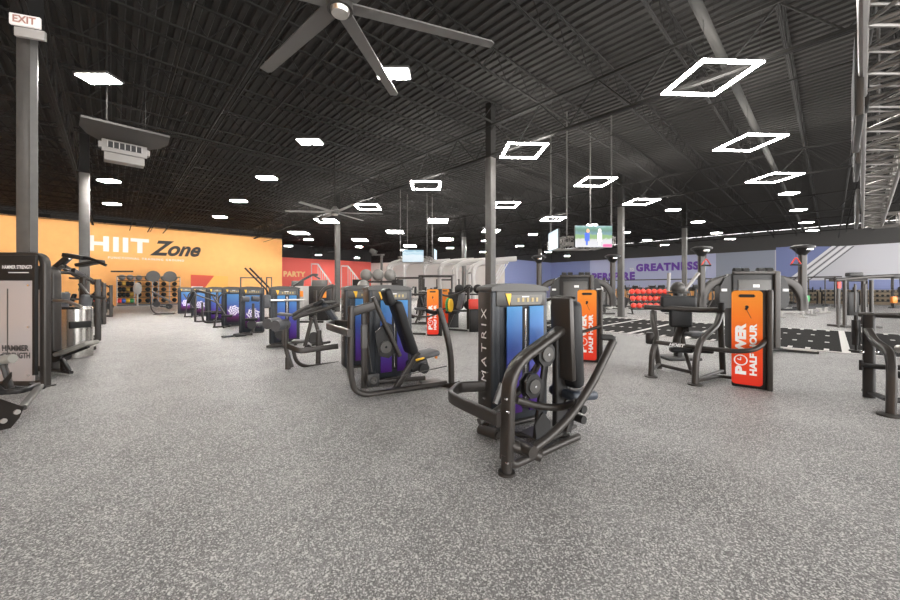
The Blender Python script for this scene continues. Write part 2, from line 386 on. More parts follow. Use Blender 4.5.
# red promo poster on the orange wall
a = Wu(190, 288, UW-0.03); m = MB(pbr('poster_yellow', (0.88, 0.46, 0.10), 0.6))
w_ = (Wu(228, 288, UW)-Wu(190, 288, UW)).length; zt = Wu(190, 274, UW).z; zb = 1.2
m.prism([(0, zb), (w_, zb), (w_, zt-.15), (0, zt)], Vector((a.x, a.y, 0)), EV, EZ, 0.04)
m.use(pbr('poster_red', (0.72, 0.10, 0.06), 0.6)); m.prism([(0.05, zb+.25), (w_*.36, zb+.25), (w_*.62, zt-.12), (0.05, zt-.06)], Vector((a.x, a.y, 0))-U*0.03, EV, EZ, 0.01)
m.use(white_m).prism([(0.1, zb+.3), (w_*.3, zb+.3), (w_*.33, zb+.45), (0.1, zb+.45)], Vector((a.x, a.y, 0))-U*0.045, EV, EZ, 0.01)
m.build('wall_poster', label='wide yellow and red poster low on the orange wall', cat='poster', flat=True)
# door and exit frame in the orange wall
for x0, x1, lb in ((240, 262, 'pale framed doorway low in the orange wall, left one'), (266, 272, 'narrow orange door beside the framed doorway')):
    a = Wu(x0, 288, UW-.03); w_ = (Wu(x1, 288, UW)-Wu(x0, 288, UW)).length; zt = Wu(x0, 277, UW).z; a.z = 0
    m = MB(coat_grey); m.prism([(0, 0), (w_, 0), (w_, zt), (0, zt)], a, EV, EZ, 0.06); m.use(orange_wall).prism([(.12, 0), (w_-.12, 0), (w_-.12, zt-.12), (.12, zt-.12)], a-U*0.05, EV, EZ, 0.03)
    m.build('door_%d' % (1 if x0 == 240 else 2), label=lb, kind='structure', flat=True)
# diagonal white stripes on the right wall and on the slate wall
def stripe(x0, y0, x1, y1, w, v=None, u=None, mat=white_m, nm='wall_stripe', lb=''):
    f = (lambda x, y: Wv(x, y, v-0.02)) if v else (lambda x, y: Wu(x, y, u-0.02))
    ps = [f(x0, y0), f(x0+w, y0), f(x1+w, y1), f(x1, y1)]
    MB(mat).add(ps, [[0, 1, 2, 3]]).build(nm, label=lb, cat='stripe', flat=True, fix=False)
pw = pbr('bright_white_paint', (0.8, 0.8, 0.82), 0.6); dk = pbr('dark_stripe_paint', (0.10, 0.10, 0.12), 0.6)
lb3 = ('left', 'middle', 'right')
for i in range(3):
    stripe(832+i*8, 246, 777+i*8, 288, 4.0, v=50, mat=pw, lb='%s one of three white diagonal stripes on the right wall' % lb3[i])
    stripe(837+i*8, 246, 782+i*8, 288, 1.6, v=50, mat=dk, nm='wall_stripe', lb='thin dark diagonal stripe edging the %s white stripe' % lb3[i])
ps = [Wv(792, 246.5, 49.985), Wv(831, 246.5, 49.985), Wv(790, 278, 49.985), Wv(776, 288, 49.985), Wv(776, 247.5, 49.985)]
MB(pbr('periwinkle_paint', (0.20, 0.24, 0.46), 0.7)).add(ps, [[0, 1, 2, 3, 4]]).build('wall_panel', label='periwinkle triangle painted left of the diagonal stripes', cat='painted panel', flat=True, fix=False)
for i in range(3):
    stripe(503+i*2.4, 262, 488+i*2.4, 288, 1.2, u=30, mat=pw, lb='%s white diagonal stripe between pale and slate walls' % lb3[i])

# black turf lane with white yard marks: one surface
turf = pbr('black_turf', (0.016, 0.015, 0.014), 0.9, bump=0.6, scale=160, spec=0.1)
m = MB(turf); tv0, tv1, tu0, tu1 = 12.25, 18.4, -9.0, 9.0
def slab(mm, ua, ub, va, vb, z0, z1): mm.box(P((ua+ub)/2, (va+vb)/2, (z0+z1)/2), (abs(vb-va), abs(ub-ua), z1-z0), Matrix.Rotation(AV, 3, 'Z'))
slab(m, tu0, tu1, tv0, tv1, 0, 0.012); m.use(pbr('turf_white', (0.60, 0.58, 0.56), 0.8))
for v in (tv0, tv1): slab(m, tu0, tu1, v-.06, v+.06, 0.010, 0.016)
u = -0.25-1.6*5; rows = (12.55, 14.25, 16.2, 18.1)
while u < tu1:
    slab(m, u-.07, u+.07, tv0, tv1, 0.010, 0.0155)
    for k in range(1, 5):
        uu = u+k*.32
        if uu > tu1-.1: continue
        for j, v in enumerate(rows): w = 0.045; hl = .16 if j in (0, 3) else .09; slab(m, uu-w, uu+w, v-hl, v+hl, 0.010, 0.015)
    u += 1.6
m.build('turf_lane', label='black turf lane with white yard lines and hash marks', cat='turf', flat=True)
RX = lambda d: Matrix.Rotation(R(d), 3, 'X')
# ================================================================ lamps
ES_BAR, ES_BAY = 9.0, 22.0
led = pbr('led_diffuser', (0.9, 0.9, 0.9), 0.5, emit=(1.0, 0.965, 0.92), es=ES_BAR)
bay_led = pbr('high_bay_led', (0.9, 0.9, 0.9), 0.5, emit=(1.0, 0.965, 0.92), es=ES_BAY)
def square_lamp(label):
    t = thing('square_ceiling_lamp', label, 'lamp', group='square lamps hung in rows'); s = 1.06; h = s/2
    for k in range(4):
        a = R(90*k); dx, dy = math.cos(a), math.sin(a); rot = Matrix.Rotation(a, 3, 'Z'); c = Vector((-dy*h, dx*h, 0))
        if k % 2 == 0: L_ = s+0.09
        else: L_ = s-0.09
        m = MB(led); m.box(c, (L_, 0.088, 0.03), rot, 0.01); m.build('light_bar', t)
    m = MB(joist_m)
    for x, y in ((-h, -h), (h, -h), (h, h), (-h, h)): m.sweep([(x, y, .02), (x, y, TOP-5.46)], circle(.004, 5))
    m.build('suspension_cable', t); return t
sq = [(709, 79, 'first and largest square lamp of the row at the top right'), (749, 143, 'second square lamp from the top right'), (774, 178, 'third square lamp from the top right, above the round lamps'),
      (523, 151, 'square lamp just right of the nearest grey column'), (595, 182, 'square lamp directly above the hanging television'), (641, 202, 'square lamp touching the top of the turf-side column'),
      (426, 185.5, 'square lamp left of the nearest grey column'), (506, 205, 'square lamp half behind the nearest grey column, upper'), (553, 219, 'square lamp left of the hanging television rods'),
      (368, 207, 'square lamp above the right tip of the far ceiling fan'), (438, 221, 'square lamp above and right of the far television'), (491, 231, 'square lamp crossing behind the nearest grey column, lower'),
      (327, 221, 'square lamp just under the far ceiling fan'), (395, 232, 'square lamp up and left of the far television'), (446, 239.5, 'square lamp low over the pale wall'),
      (299, 233, 'square lamp just right of the end of the orange wall'), (360, 240, 'square lamp above the red wall right end'), (410, 246, 'square lamp right above the far television')]
proto = None
for px, py, lb in sq:
    p = Wz(px, py, 5.5)
    if proto is None: proto = square_lamp(lb); proto.location = p; proto.rotation_euler.z = R(3)
    else: dup(proto, p, R(3), lb)
for i, (x, y) in enumerate(((0.4, -3.6), (6.5, -3.2))):
    dup(proto, (x, y, 5.5), R(3), 'square lamp above and behind the viewpoint')
def high_bay(label):
    t = thing('high_bay_lamp', label, 'lamp', group='flat round-cornered high bay lamps'); m = MB(coat_grey); m.box((0, 0, .03), (.66, .38, .05), None, .02); m.build('housing', t)
    for s_ in (-1, 1): MB(bay_led).box((s_*.16, 0, 0), (.28, .32, .03), None, .012).build('led_panel', t)
    m = MB(joist_m)
    for s_ in (-1, 1): m.sweep([(s_*.25, 0, .05), (s_*.1, 0, TOP-5.46)], circle(.004, 5))
    m.build('suspension_cable', t); return t
hb = [(99, 79, 'twin high bay lamp up and left of the hanging heater', 0), (393, 74, 'brightest high bay lamp near the top middle', 0), (310, 142, 'high bay lamp left of the far fan, second in its line'), (267, 178, 'third high bay lamp in the line sinking to the orange wall'),
      (239, 201, 'fourth high bay lamp in the line sinking to the orange wall'), (220, 217, 'last high bay lamp in the line above the orange wall'), (109, 181, 'twin high bay lamp under the hanging heater'), (112, 204, 'small high bay lamp right of the left grey column'),
      (789, 193.5, 'high bay lamp just under the third square lamp at right'), (798.5, 210, 'second high bay lamp under the third square lamp'), (806.5, 222.5, 'third high bay lamp stepping down at right'), (812.5, 230.5, 'lowest high bay lamp of the right-hand steps'),
      (673, 210, 'high bay lamp right of the turf-side column, first of its steps'), (698, 222, 'second high bay lamp right of the turf-side column'), (716.5, 233, 'third high bay lamp, above the GREATNESS end'), (730, 239, 'fourth high bay lamp, over the grey part of the right wall'),
      (647, 240, 'high bay lamp above the letters GR'), (664.5, 245, 'small high bay lamp above the letters EA'), (625, 232.5, 'high bay lamp peeping past the turf-side column'), (592, 225, 'high bay lamp seen over the television top'),
      (533, 234.5, 'high bay lamp left of the television side screen'), (520, 246, 'lower high bay lamp over the slate wall'), (548, 252, 'high bay lamp under the television side screen'), (567, 256, 'lowest high bay lamp under the television truss'),
      (485, 241, 'high bay lamp left of the nearest column, upper of two'), (483, 252, 'high bay lamp left of the nearest column, lower of two'), (450, 248, 'high bay lamp over the pale wall beside the thin column'),
      (288.5, 246, 'high bay lamp over the left end of the red wall'), (308.5, 239.5, 'high bay lamp over the PARTY letters'), (318.5, 255, 'low high bay lamp in front of the red wall'), (359, 246.7, 'high bay lamp over the red wall right end'), (357, 258, 'lowest high bay lamp by the red wall right end'),
      (404, 250, 'high bay lamp beside the far television top')]
pr = None; FARLED = None
for e in hb:
    p = Wz(e[0], e[1], 5.5)
    lim = 46 if e[0] > 420 else 52
    if p.y > lim: p = Wd(e[0], e[1], lim)
    if pr is None:
        pr = high_bay(e[2]); pr.location = p; led2 = pbr('high_bay_led_high_output', (.9, .9, .9), .5, emit=(1., .965, .92), es=ES_BAY*5.0); led3 = pbr('high_bay_led_mid_output', (.9, .9, .9), .5, emit=(1., .965, .92), es=ES_BAY*3.2); MIDLED = MB(led3).box((0, 0, 0), (.6, .32, .03), None, .012).mesh('led_panel'); FARLED = MB(led2).box((0, 0, 0), (.6, .32, .03), None, .012).mesh('led_panel')
    else:
        q = dup(pr, p, 0, e[2])
        if (e[0] < 560 and p.y > 19) or (e[0] < 280 and p.y > 8) or p.y > 42:
            for c in kids(q):
                if c.name.startswith('led_panel'):
                    c.data = FARLED if e[0] > 280 or p.y > 24 else MIDLED
for x, y in ((-8.5, 1.5), (-2.4, -4.6), (9.5, 0.5)):
    dup(pr, (x, y, 5.5), 0, 'high bay lamp above and behind the viewpoint')

added_led = pbr('added_wall_led', (0.9, 0.9, 0.9), 0.5, emit=(1.0, 0.965, 0.92), es=11.0); wl = None  # linear lamps added to brighten the orange wall, not fixtures of the hall
for i, v in enumerate((-9.0, -4.5, 0.0, 4.5, 9.0)):
    if wl is None:
        wl = thing('added_wall_lamp', 'x', 'lamp', group='dark linear lamps lighting the orange wall')
        m = MB(joist_m); m.box((0, -.10, 0), (2.6, .05, .22)); m.box((0, 0, .10), (2.6, .24, .03)); m.build('housing', wl)
        MB(added_led).box((0, .02, .04), (2.5, .14, .05), RX(30)).build('led_strip', wl)
        m = MB(joist_m)
        for s_ in (-1, 1): m.box((s_*1.1, 0, .52), (.03, .03, .84))
        m.build('bracket', wl); o = wl
    else: o = copy_tree(wl)
    o.location = P(37.6, v, 6.55); o.rotation_euler.z = AV
    o['label'] = 'thin dark wall-washer lamp under the roof facing the orange wall'
# ================================================================ ceiling fans
fan_m = pbr('fan_blade_grey', (.16, .155, .15), .45)
def fan(loc, rad, label, n=6, rot=0):
    t = thing('ceiling_fan', label, 'fan', loc, rot); m = MB(coat_grey)
    m.cyl((0, 0, -.06), (0, 0, .16), .17); m.cyl((0, 0, .16), (0, 0, .3), .17, .06); m.build('motor', t)
    MB(steel).cyl((0, 0, -.11), (0, 0, -.06), .11, .13, n=20).build('hub_cap', t)
    MB(joist_m).cyl((0, 0, .28), (0, 0, TOP-loc[2]-.02), .025).build('down_rod', t)
    for k in range(n):
        a = 2*PI*k/n; ex = Vector((math.cos(a), math.sin(a), 0)); ey = Vector((-math.sin(a), math.cos(a), 0.12))
        MB(fan_m).prism([(.16, -.09), (rad*.97, -.075), (rad, -.03), (rad, .10), (.16, .14)], (0, 0, .02), ex, ey, .02).build('blade', t)
    return t
fan(Wz(335, 213, 4.85), 2.1, 'far ceiling fan hanging in front of the grey middle column', rot=R(8))
fan(Wz(340, 6, 5.3), 2.3, 'near ceiling fan cut by the top edge of the picture', rot=R(20))
# ================================================================ hanging heater
p = Wz(125, 149, 4.55); t = thing('hanging_air_heater', 'white ceiling air handler with slatted outlet hung left of the round lamps', 'air handler', p, R(45)); t.scale = (.66, .66, .85)
w = 1.0
m = MB(pbr('heater_enamel', (0.27, 0.255, 0.24), 0.5)); m.box((0, .22, -.10), (w*1.0, .40, .50), None, .02); m.box((0, -.02, .0), (w*1.12, .08, .30), None, .01); m.box((-w*.58, .05, 0), (.12, .2, .16), None, .03); m.box((w*.58, .05, 0), (.12, .2, .16), None, .03); m.build('casing', t)
MB(coat_black).box((0, -.055, .03), (w*.84, .05, .15)).build('outlet', t)
for k in range(7): MB(white_coat).box((-w*.42+w*.84*k/6, -.085, .03), (.022, .02, .15)).build('louvre', t)
m = MB(pbr('plenum_sheet', (0.085, 0.08, 0.075), 0.6, 0.1)); m.prism([(-w*.6, .4), (w*.6, .4), (w*.9, -.1), (w*1.05, -.7), (w*1.0, -1.5), (-w*1.0, -1.5), (-w*1.05, -.7), (-w*.9, -.1)], (0, .0, .20), (1, 0, 0), (0, 1, 0), .05); m.build('plenum', t)
m = MB(joist_m)
for x in (-.45, .45): m.sweep([(x, 0, .14), (x, 0, (TOP-4.54)/.85)], circle(.010, 6)); m.sweep([(x, -.9, .4), (x, -.9, (TOP-4.54)/.85)], circle(.010, 6))
m.build('hanger_rod', t)
# second small heater far left of right side: (838,110)/6.2
# ================================================================ exit sign on the thick column
sg = MB(pbr('sign_white', (0.75, 0.72, 0.70), 0.4, emit=(1, 0.9, 0.85), es=0.05)); p = COL0+Vector((-0.02, -0.16, 0)); zc = Wd(27, 23, 5.6).z
p = Wd(26.5, 22, 5.5); t = thing('exit_sign', 'white EXIT sign strapped to the thick grey column', 'sign', p, R(18))
sg.box((0, -.02, 0), (.36, .045, .17), None, .01); sg.build('sign_face', t); MB(white_coat).box((.03, .03, -.16), (.36, .06, .14), None, .01).build('battery_pack', t)
MB(pbr('exit_letters', (0.42, 0.22, 0.18), 0.5)).text('EXIT', (-.13, -.048, -.055), (1, 0, 0), (0, 0, 1), .11, .27, bold=.03).build('sign_lettering', t, 'pale red letters', flat=True, fix=False)

# ================================================================ hanging television rings
def boxtruss(m, a, b, s=0.28, r=0.022, step=0.35):
    a = Vector(a); b = Vector(b); d = (b-a); L_ = d.length; d.normalize(); w = Vector((0, 0, 1)) if abs(d.z) < .9 else Vector((1, 0, 0)); e = d.cross(w).normalized(); f = e.cross(d)
    cs = [e*s/2*i+f*s/2*j for i, j in ((-1, -1), (1, -1), (1, 1), (-1, 1))]
    for c in cs: m.sweep([a+c, b+c], circle(r, 8))
    n = max(2, int(L_/step))
    for k in range(n+1):
        for i in range(4):
            p0 = a+d*(L_*k/n)+cs[i]; p1 = a+d*(L_*k/n)+cs[(i+1) % 4]
            m.sweep([p0, p1], circle(r*.55, 6))
            if k < n: q = a+d*(L_*(k+1)/n)+cs[(i+1) % 4 if k % 2 else i]; m.sweep([p0 if not k % 2 is False and k % 2 else p1, q], circle(r*.5, 6))
    return m
screen_m = pbr('screen_game', (0.1, 0.1, 0.1), 0.3)
def screen_nodes(m, stops, es=0.12, noise=9.0, jitter=.25):
    nt = m.node_tree; b = nt.nodes['Principled BSDF']; L = nt.links.new; tc = nt.nodes.new('ShaderNodeTexCoord'); sx = nt.nodes.new('ShaderNodeSeparateXYZ'); L(tc.outputs['Generated'], sx.inputs[0])
    n = nt.nodes.new('ShaderNodeTexNoise'); n.inputs['Scale'].default_value = noise; L(tc.outputs['Generated'], n.inputs['Vector'])
    a = nt.nodes.new('ShaderNodeMath'); a.operation = 'MULTIPLY_ADD'; L(n.outputs['Fac'], a.inputs[0]); a.inputs[1].default_value = jitter; L(sx.outputs[2], a.inputs[2])
    s2 = nt.nodes.new('ShaderNodeMath'); s2.operation = 'SUBTRACT'; L(a.outputs[0], s2.inputs[0]); s2.inputs[1].default_value = jitter/2
    r = nt.nodes.new('ShaderNodeValToRGB'); L(s2.outputs[0], r.inputs['Fac']); el = r.color_ramp.elements
    while len(el) < len(stops): el.new(.5)
    for e, (p_, c) in zip(el, stops): e.position = p_; e.color = (*c, 1)
    L(r.outputs['Color'], b.inputs['Emission Color']); b.inputs['Emission Strength'].default_value = es; b.inputs['Base Color'].default_value = (.02, .02, .02, 1)
SC1 = [(0, (.75, .75, .8)), (.38, (.7, .7, .72)), (.42, (.22, .42, .12)), (.58, (.25, .45, .15)), (.62, (.12, .3, .42)), (.78, (.06, .2, .12)), (.9, (.1, .35, .25)), (1, (.35, .55, .6))]
screen_nodes(screen_m, SC1)
screen_b = pbr('screen_ice', (.1, .1, .1), .3); screen_nodes(screen_b, [(0, (.6, .75, .85)), (.5, (.75, .85, .9)), (.7, (.35, .6, .75)), (.8, (.7, .85, .9)), (1, (.25, .5, .65))], noise=3, jitter=.7)
def tv(parent, c, rotz, w=1.22, mat=None, tiltx=0, label='television'):
    e = bpy.data.objects.new('television', None); C.objects.link(e); e.parent = parent; e.location = c; e.rotation_euler = (tiltx, 0, rotz)
    return e
def television(label, loc, rotz, w=1.22, mat=None, tilt=0, people=False):
    t = thing('television', label, 'television', loc, rotz); t.rotation_euler = (tilt, 0, rotz); h = w*.565
    MB(coat_grey if mat is None else coat_black).box((0, .035, 0), (w+.03, .06, h+.03), None, .012).build('tv_case', t)
    MB(mat or rubber).box((0, .002, 0), (w, .008, h)).build('screen', t)
    if people:
        m = MB(pbr('screen_blue_figure', (.02, .05, .3), .5, emit=(.04, .12, .6), es=.11)); m.box((-.18*w, -.004, -.02*h), (.13*w, .004, .38*h), None, .001); m.box((-.19*w, -.004, -.28*h), (.05*w, .004, .25*h)); m.use(pbr('screen_skin', (.4, .2, .1), .5, emit=(.5, .28, .2), es=.11)).ball((-.16*w, -.004, .26*h), .045*w, sc=(1, .05, 1.3))
        m.use(pbr('screen_white_figure', (.6, .6, .6), .5, emit=(.9, .85, .8), es=.11)).box((.16*w, -.004, -.02*h), (.12*w, .004, .4*h)); m.box((.16*w, -.004, -.3*h), (.06*w, .004, .22*h)); m.ball((.16*w, -.004, .27*h), .045*w, sc=(1, .05, 1.3))
        m.use(pbr('screen_pink', (.6, .05, .15), .5, emit=(.85, .1, .25), es=.11)).box((.37*w, -.004, -.42*h), (.24*w, .004, .13*h)); m.build('screen_picture', t, 'two figures and a pink caption', flat=True)
    MB(coat_black).box((0, .09, 0), (.3, .06, .3), None, .01).build('wall_bracket', t)
    return t
truss_m = pbr('truss_aluminium', (0.34, 0.325, 0.31), 0.4, 0.7)
def ring(loc, rotz, s, label, rods=True):
    t = thing('hanging_truss_ring', label, 'truss', loc, rotz); h = s/2
    for k in range(4):
        a = R(90*k); ex = Vector((math.cos(a), math.sin(a), 0)); ey = Vector((-math.sin(a), math.cos(a), 0))
        m = MB(truss_m); boxtruss(m, ey*-h-ex*h, ey*-h+ex*h, s=.26, r=.02, step=.28); m.build('box_truss', t)
    for x, y in ((-h, -h), (h, -h), (h, h), (-h, h)): MB(col_m).cyl((x, y, .1), (x, y, TOP-loc[2]-.02), .025, n=8).build('hanging_rod', t)
    return t
# main one, the television above the turf
c0 = Wd(593.5, 237.5, 11.6); cen = c0+Vector((0, 1.15, 0.0)); cen.z = c0.z-.05
ring(cen+Vector((0, .12, 0)), R(4), 1.55, 'square aluminium truss hung on rods around the main television')
television('large television showing two figures, hung over the black turf', c0+Vector((0, -.02, .03)), R(3), 1.22, screen_m, people=True)
television('television seen edge-on on the left of the hanging truss', Wd(553, 240.5, 12.2), R(-90), 1.1, screen_b)
# far one
c1 = Wd(413, 256.5, 20.5); ring(c1+Vector((.1, 1.25, -.1)), R(-8), 1.6, 'square aluminium truss hung around the far television')
television('far television showing a pale blue picture', c1+Vector((0, 0, .03)), R(2), 1.2, screen_b)
television('dark television seen edge-on right of the far truss', Wd(435.5, 254.5, 20.9), R(83), 1.0, screen_b)
# big near truss at the top right, long, with dark televisions seen edge-on
zt = 3.9
a = Wz(912, -60, zt); b = Wz(872, 221, zt); a2 = a+Vector((.9, -.5, 0)); b2 = b+Vector((1.7, -1.5, 0))
t = thing('long_ceiling_truss', 'long aluminium box truss crossing the top right corner', 'truss', (0, 0, 0))
m = MB(truss_m); boxtruss(m, a, b, s=.44, r=.034, step=.5); m.build('box_truss', t)
m = MB(truss_m); boxtruss(m, b+Vector((.1, .05, 0)), b2, s=.44, r=.034, step=.5); m.build('box_truss', t)
m = MB(truss_m); boxtruss(m, a2, b2, s=.44, r=.034, step=.5); m.build('box_truss', t)
for q in (b, b2, (a+b)*.5, (a2+b2)*.5): MB(col_m).cyl(q+Vector((0, 0, .15)), (q.x, q.y, TOP-.02), .025, n=8).build('hanging_rod', t)
dirt = (b-a).normalized(); angt = math.atan2(dirt.y, dirt.x)
for x, y, d, w_, lb in ((853, 100, 4.2, 1.5, 'nearest dark television seen edge-on left of the long truss'), (854, 150, 6.1, 1.4, 'second dark television seen edge-on left of the long truss'), (855, 210, 10.5, 1.6, 'farthest television seen edge-on at the end of the long truss')):
    television(lb, Wd(x, y, d), R(42.6+180), w_)
# ================================================================ selectorised weight machines
TH = R(30)
def placard(m, x0, x1, z0, z1, y):
    m.use(plate_grey).prism([(x0+.03, z0), (x1-.03, z0), (x1, z0+.03), (x1, z1), (x0, z1)], (0, y, 0), (1, 0, 0), (0, 0, 1), .006)
    return m
def tower(parent, loc, rotz=0, w=.78, dp=.27, kind='slot', brand=True, h=1.47):
    """weight stack tower, front-left corner at loc; front faces -y; a part with its panels as sub-parts"""
    x, y, _ = loc; t = MB(shroud); M_ = Matrix.Rotation(rotz, 3, 'Z')
    e = bpy.data.objects.new('weight_tower', None)
    t.box((w/2, dp/2+.012, h/2+.02), (w-.16, dp-.03, h-.03), None, .03)
    for s_ in (0, 1):
        cx = .055 if s_ == 0 else w-.055
        t.box((cx, dp/2, h/2+.012), (.115, dp, h-.02), None, .028, 3)
    t.use(coat_dark); t.box((.004, dp/2, h/2+.012), (.016, dp*.86, h-.06), None, .006); t.box((w-.004, dp/2, h/2+.012), (.016, dp*.86, h-.06), None, .006)
    t.box((w/2, dp/2, .02), (w-.05, dp+.02, .04), None, .01)
    o = t.build('weight_tower', parent); o.location = loc; o.rotation_euler.z = rotz
    # rounded cap with a raised middle
    c = MB(shroud_cap); prof = [(-.01, 0), (w+.01, 0), (w+.012, .035), (w*.9, .055), (w*.75, .075), (w*.5, .085), (w*.3, .085), (w*.12, .07), (0, .045), (-.012, .02)]
    c.prism(prof, (0, dp/2, h-.005), (1, 0, 0), (0, 0, 1), dp+.02); c.build('tower_cap', o)
    b = MB(shroud_cap); b.box((w/2, -.001, h-.085), (w-.10, .03, .16), None, .012); b.build('header', o)
    pl = MB(plate_grey); placard(pl, w*.26, w*.86, h-.155, h-.045, -.02); pl.use(gold_m)
    for i in range(5): pl.box((w*.42+i*w*.085, -.026, h-.10), (.03, .004, .045))
    pl.use(yellow_m).prism([(0, 0), (.075, 0), (.075, -.035), (.05, -.13)], (w*.20, -.025, h-.03), (1, 0, 0), (0, 0, 1), .006)
    pl.use(white_m).box((w*.55, -.026, h-.065), (.10, .003, .012))
    pl.build('instruction_placard', o, 'grey and gold placard with yellow corner', flat=True)
    if kind == 'slot':
        for x0, x1 in ((.185, .185+(w-.27)*.40), (w-.085-(w-.27)*.40, w-.085)):
            MB(blue_panel).box(((x0+x1)/2, -.012, (h-.17+.14)/2), (x1-x0, .02, h-.17-.14), None, .006).build('graphic_panel', o, 'blue to violet panel')
        MB(chrome).cyl((w*.5+.05, -.01, .2), (w*.5+.05, -.01, h-.2), .012).build('guide_rod', o)
        sl = MB(rubber); sl.box((w*.5+.05, -.004, h/2-.01), (.10, .012, h-.36), None, .01); sl.build('stack_slot', o)
    else:
        MB(art_panel).box((w*.52, -.012, h*.5-.02), (w*.56, .02, h*.74), None, .006).build('graphic_panel', o, 'blue panel with white flower medallion')
    if brand:
        ly = MB(white_m); ly.text('MATRIX', (-.0085, dp*.66, h*.30), (0, 0, 1), (0, 1, 0), .085, .70, th=0, space=1.5, bold=.0)
        # letters read upward on the tower's left side
        ly.v = []; ly.f = []; ly.m = []
        ly.text('MATRIX', (-.0085, dp*.34, h*.34), (0, 0, 1), (0, 1, 0), .09, .78, th=0, space=1.5)
        ly.v = [Vector((v.x, dp-v.y, v.z)) if False else v for v in ly.v]
        ly.build('brand_lettering', o, flat=True, fix=False)
    return o
def disc(parent_mb, c, n, r, th=.03):
    c = Vector(c); n = Vector(n).normalized(); parent_mb.cyl(c-n*th/2, c+n*th/2, r, n=20)
def pad(name, parent, c, size, rot, mat, label=None): return MB(mat).box(c, size, rot, min(size)*.42, 3).build(name, parent, label)
RY = lambda d: Matrix.Rotation(R(d), 3, 'Y')
RZ = lambda d: Matrix.Rotation(R(d), 3, 'Z')
RX = lambda d: Matrix.Rotation(R(d), 3, 'X')

# ---- A: nearest machine -------------------------------------------------
F = Fr(G(506.5, 474), TH)
A = thing('chest_press_machine', 'nearest weight machine, with curved press arms and MATRIX on its tower', 'weight machine', F.o, TH)
tc = F.loc(Wd(492, 288, 3.75)); tower(A, (tc.x, tc.y, 0), R(0), .80, .27)
fr = MB(coat_dark)
y0 = F.y
loop = [F.z(601-20, 441, .05)] ; e_ = F.g(578, 441, .045)
fr.rtube([y0(563, 328, .16), y0(509, 368, .0), Vector((0, 0, .12)), ], .075, .125, fr=.22, up=(0, 1, 0), r=.03)
fr.tube([Vector((.0, .0, .22)), Vector((.035, .0, .05)), (e_.x, e_.y, .045)], .034, fr=.10)
fr.cyl((0, 0, 0), (0, 0, .16), .045); fr.cyl((0, 0, 0), (0, 0, .02), .07)
fr.rtube([(e_.x-.06, e_.y+.06, .045), (.55, .45, .045), (.30, tc.y-.02, .05)], .06, .05, fr=.1)
fr.build('main_frame', A)
g = MB(coat_dark); gz = .44
g.rtube([F.z(499, 420, gz), F.z(459, 402, gz), F.z(449, 396, gz), F.z(458, 387, gz), F.z(487, 386, gz)], .05, .115, fr=.09, r=.02); g.build('side_guard', A)
fp = MB(coat_grey); q = [F.g(520, 440, .075), F.g(549, 427, .075), F.g(577, 433, .075), F.g(545, 452, .075)]
fp.add([Vector((v.x, v.y, z)) for z in (.06, .085) for v in q], [[3, 2, 1, 0], [4, 5, 6, 7], [0, 1, 5, 4], [1, 2, 6, 5], [2, 3, 7, 6], [3, 0, 4, 7]])
fp.build('foot_plate', A, 'flat grey foot plate')
def press_arm(side, name='press_arm'):
    m = MB(coat_dark); k = -.15 if side < 0 else .55; pts = []
    for px, py in ((530, 451), (552, 435), (573, 413), (592, 384), (613, 341)): v = F.y(px, py, -.15); pts.append(Vector((v.x, k+(0.0 if side < 0 else 0), v.z)))
    m.tube(pts, .036, fr=.12, n=12); o = m.build(name, A)
    top = pts[-1]; g_ = MB(rubber); g_.tube([top+Vector((-.01, 0, -.03)), top+Vector((.0, 0, .03)), top+Vector((-.09, .06*(1 if side < 0 else -1), .035))], .03, fr=.03, n=10); g_.build('hand_grip', o)
    return pts
pts = press_arm(-1); press_arm(1)
pv = MB(coat_dark); a_ = pts[0]; pv.cyl((a_.x-.0, -.19, a_.z), (a_.x+.0, .05, a_.z), .05); pv.cyl(F.y(512, 445, -.02), F.y(541, 456, -.16), .048)
pv.tube([F.y(516, 400, .2), F.y(536, 406, .2), F.y(560, 408, .1), F.y(577, 402, -.13)], .034, fr=.1); pv.build('arm_pivot', A)
st = MB(coat_black)
st.rtube([F.y(560, 425, .2), F.y(560, 330, .2)], .07, .16, up=(1, 0, 0)); st.rtube([F.y(536, 438, .25), F.y(548, 340, .25)], .04, .07, up=(1, 0, 0))
st.prism([(0, 0), (.16, .02), (.17, .14), (.08, .24), (-.02, .14)], F.y(536, 440, .14), (1, 0, 0), (0, 0, 1), .02)
st.rtube([F.g(560, 440, .05), F.y(572, 405, .2), ], .06, .08, up=(1, 0, 0)); st.build('seat_post', A)
bp_ = F.y(566, 345, .05); zt_ = F.y(569, 301, .1).z
pad('backrest', A, (.905, .19, .96), (.15, .33, .84), RY(-3), vinyl_black)
MB(coat_dark).box((.80, .14, 1.02), (.06, .24, .78), RY(-3), .02).build('backrest_plate', A)
pad('seat', A, (.98, .18, .47), (.36, .34, .09), RY(6), vinyl_blue, 'dark blue seat pad')
sm = MB(coat_black); sm.box((.95, .2, .38), (.22, .12, .10), None, .02); sm.cyl((1.0, .06, .33), (1.0, .33, .33), .04); sm.cyl((1.02, .08, .22), (1.02, .28, .22), .04); sm.rtube([(.9, .18, .1), (1.0, .18, .36)], .05, .07, up=(1, 0, 0)); sm.build('seat_adjuster', A)
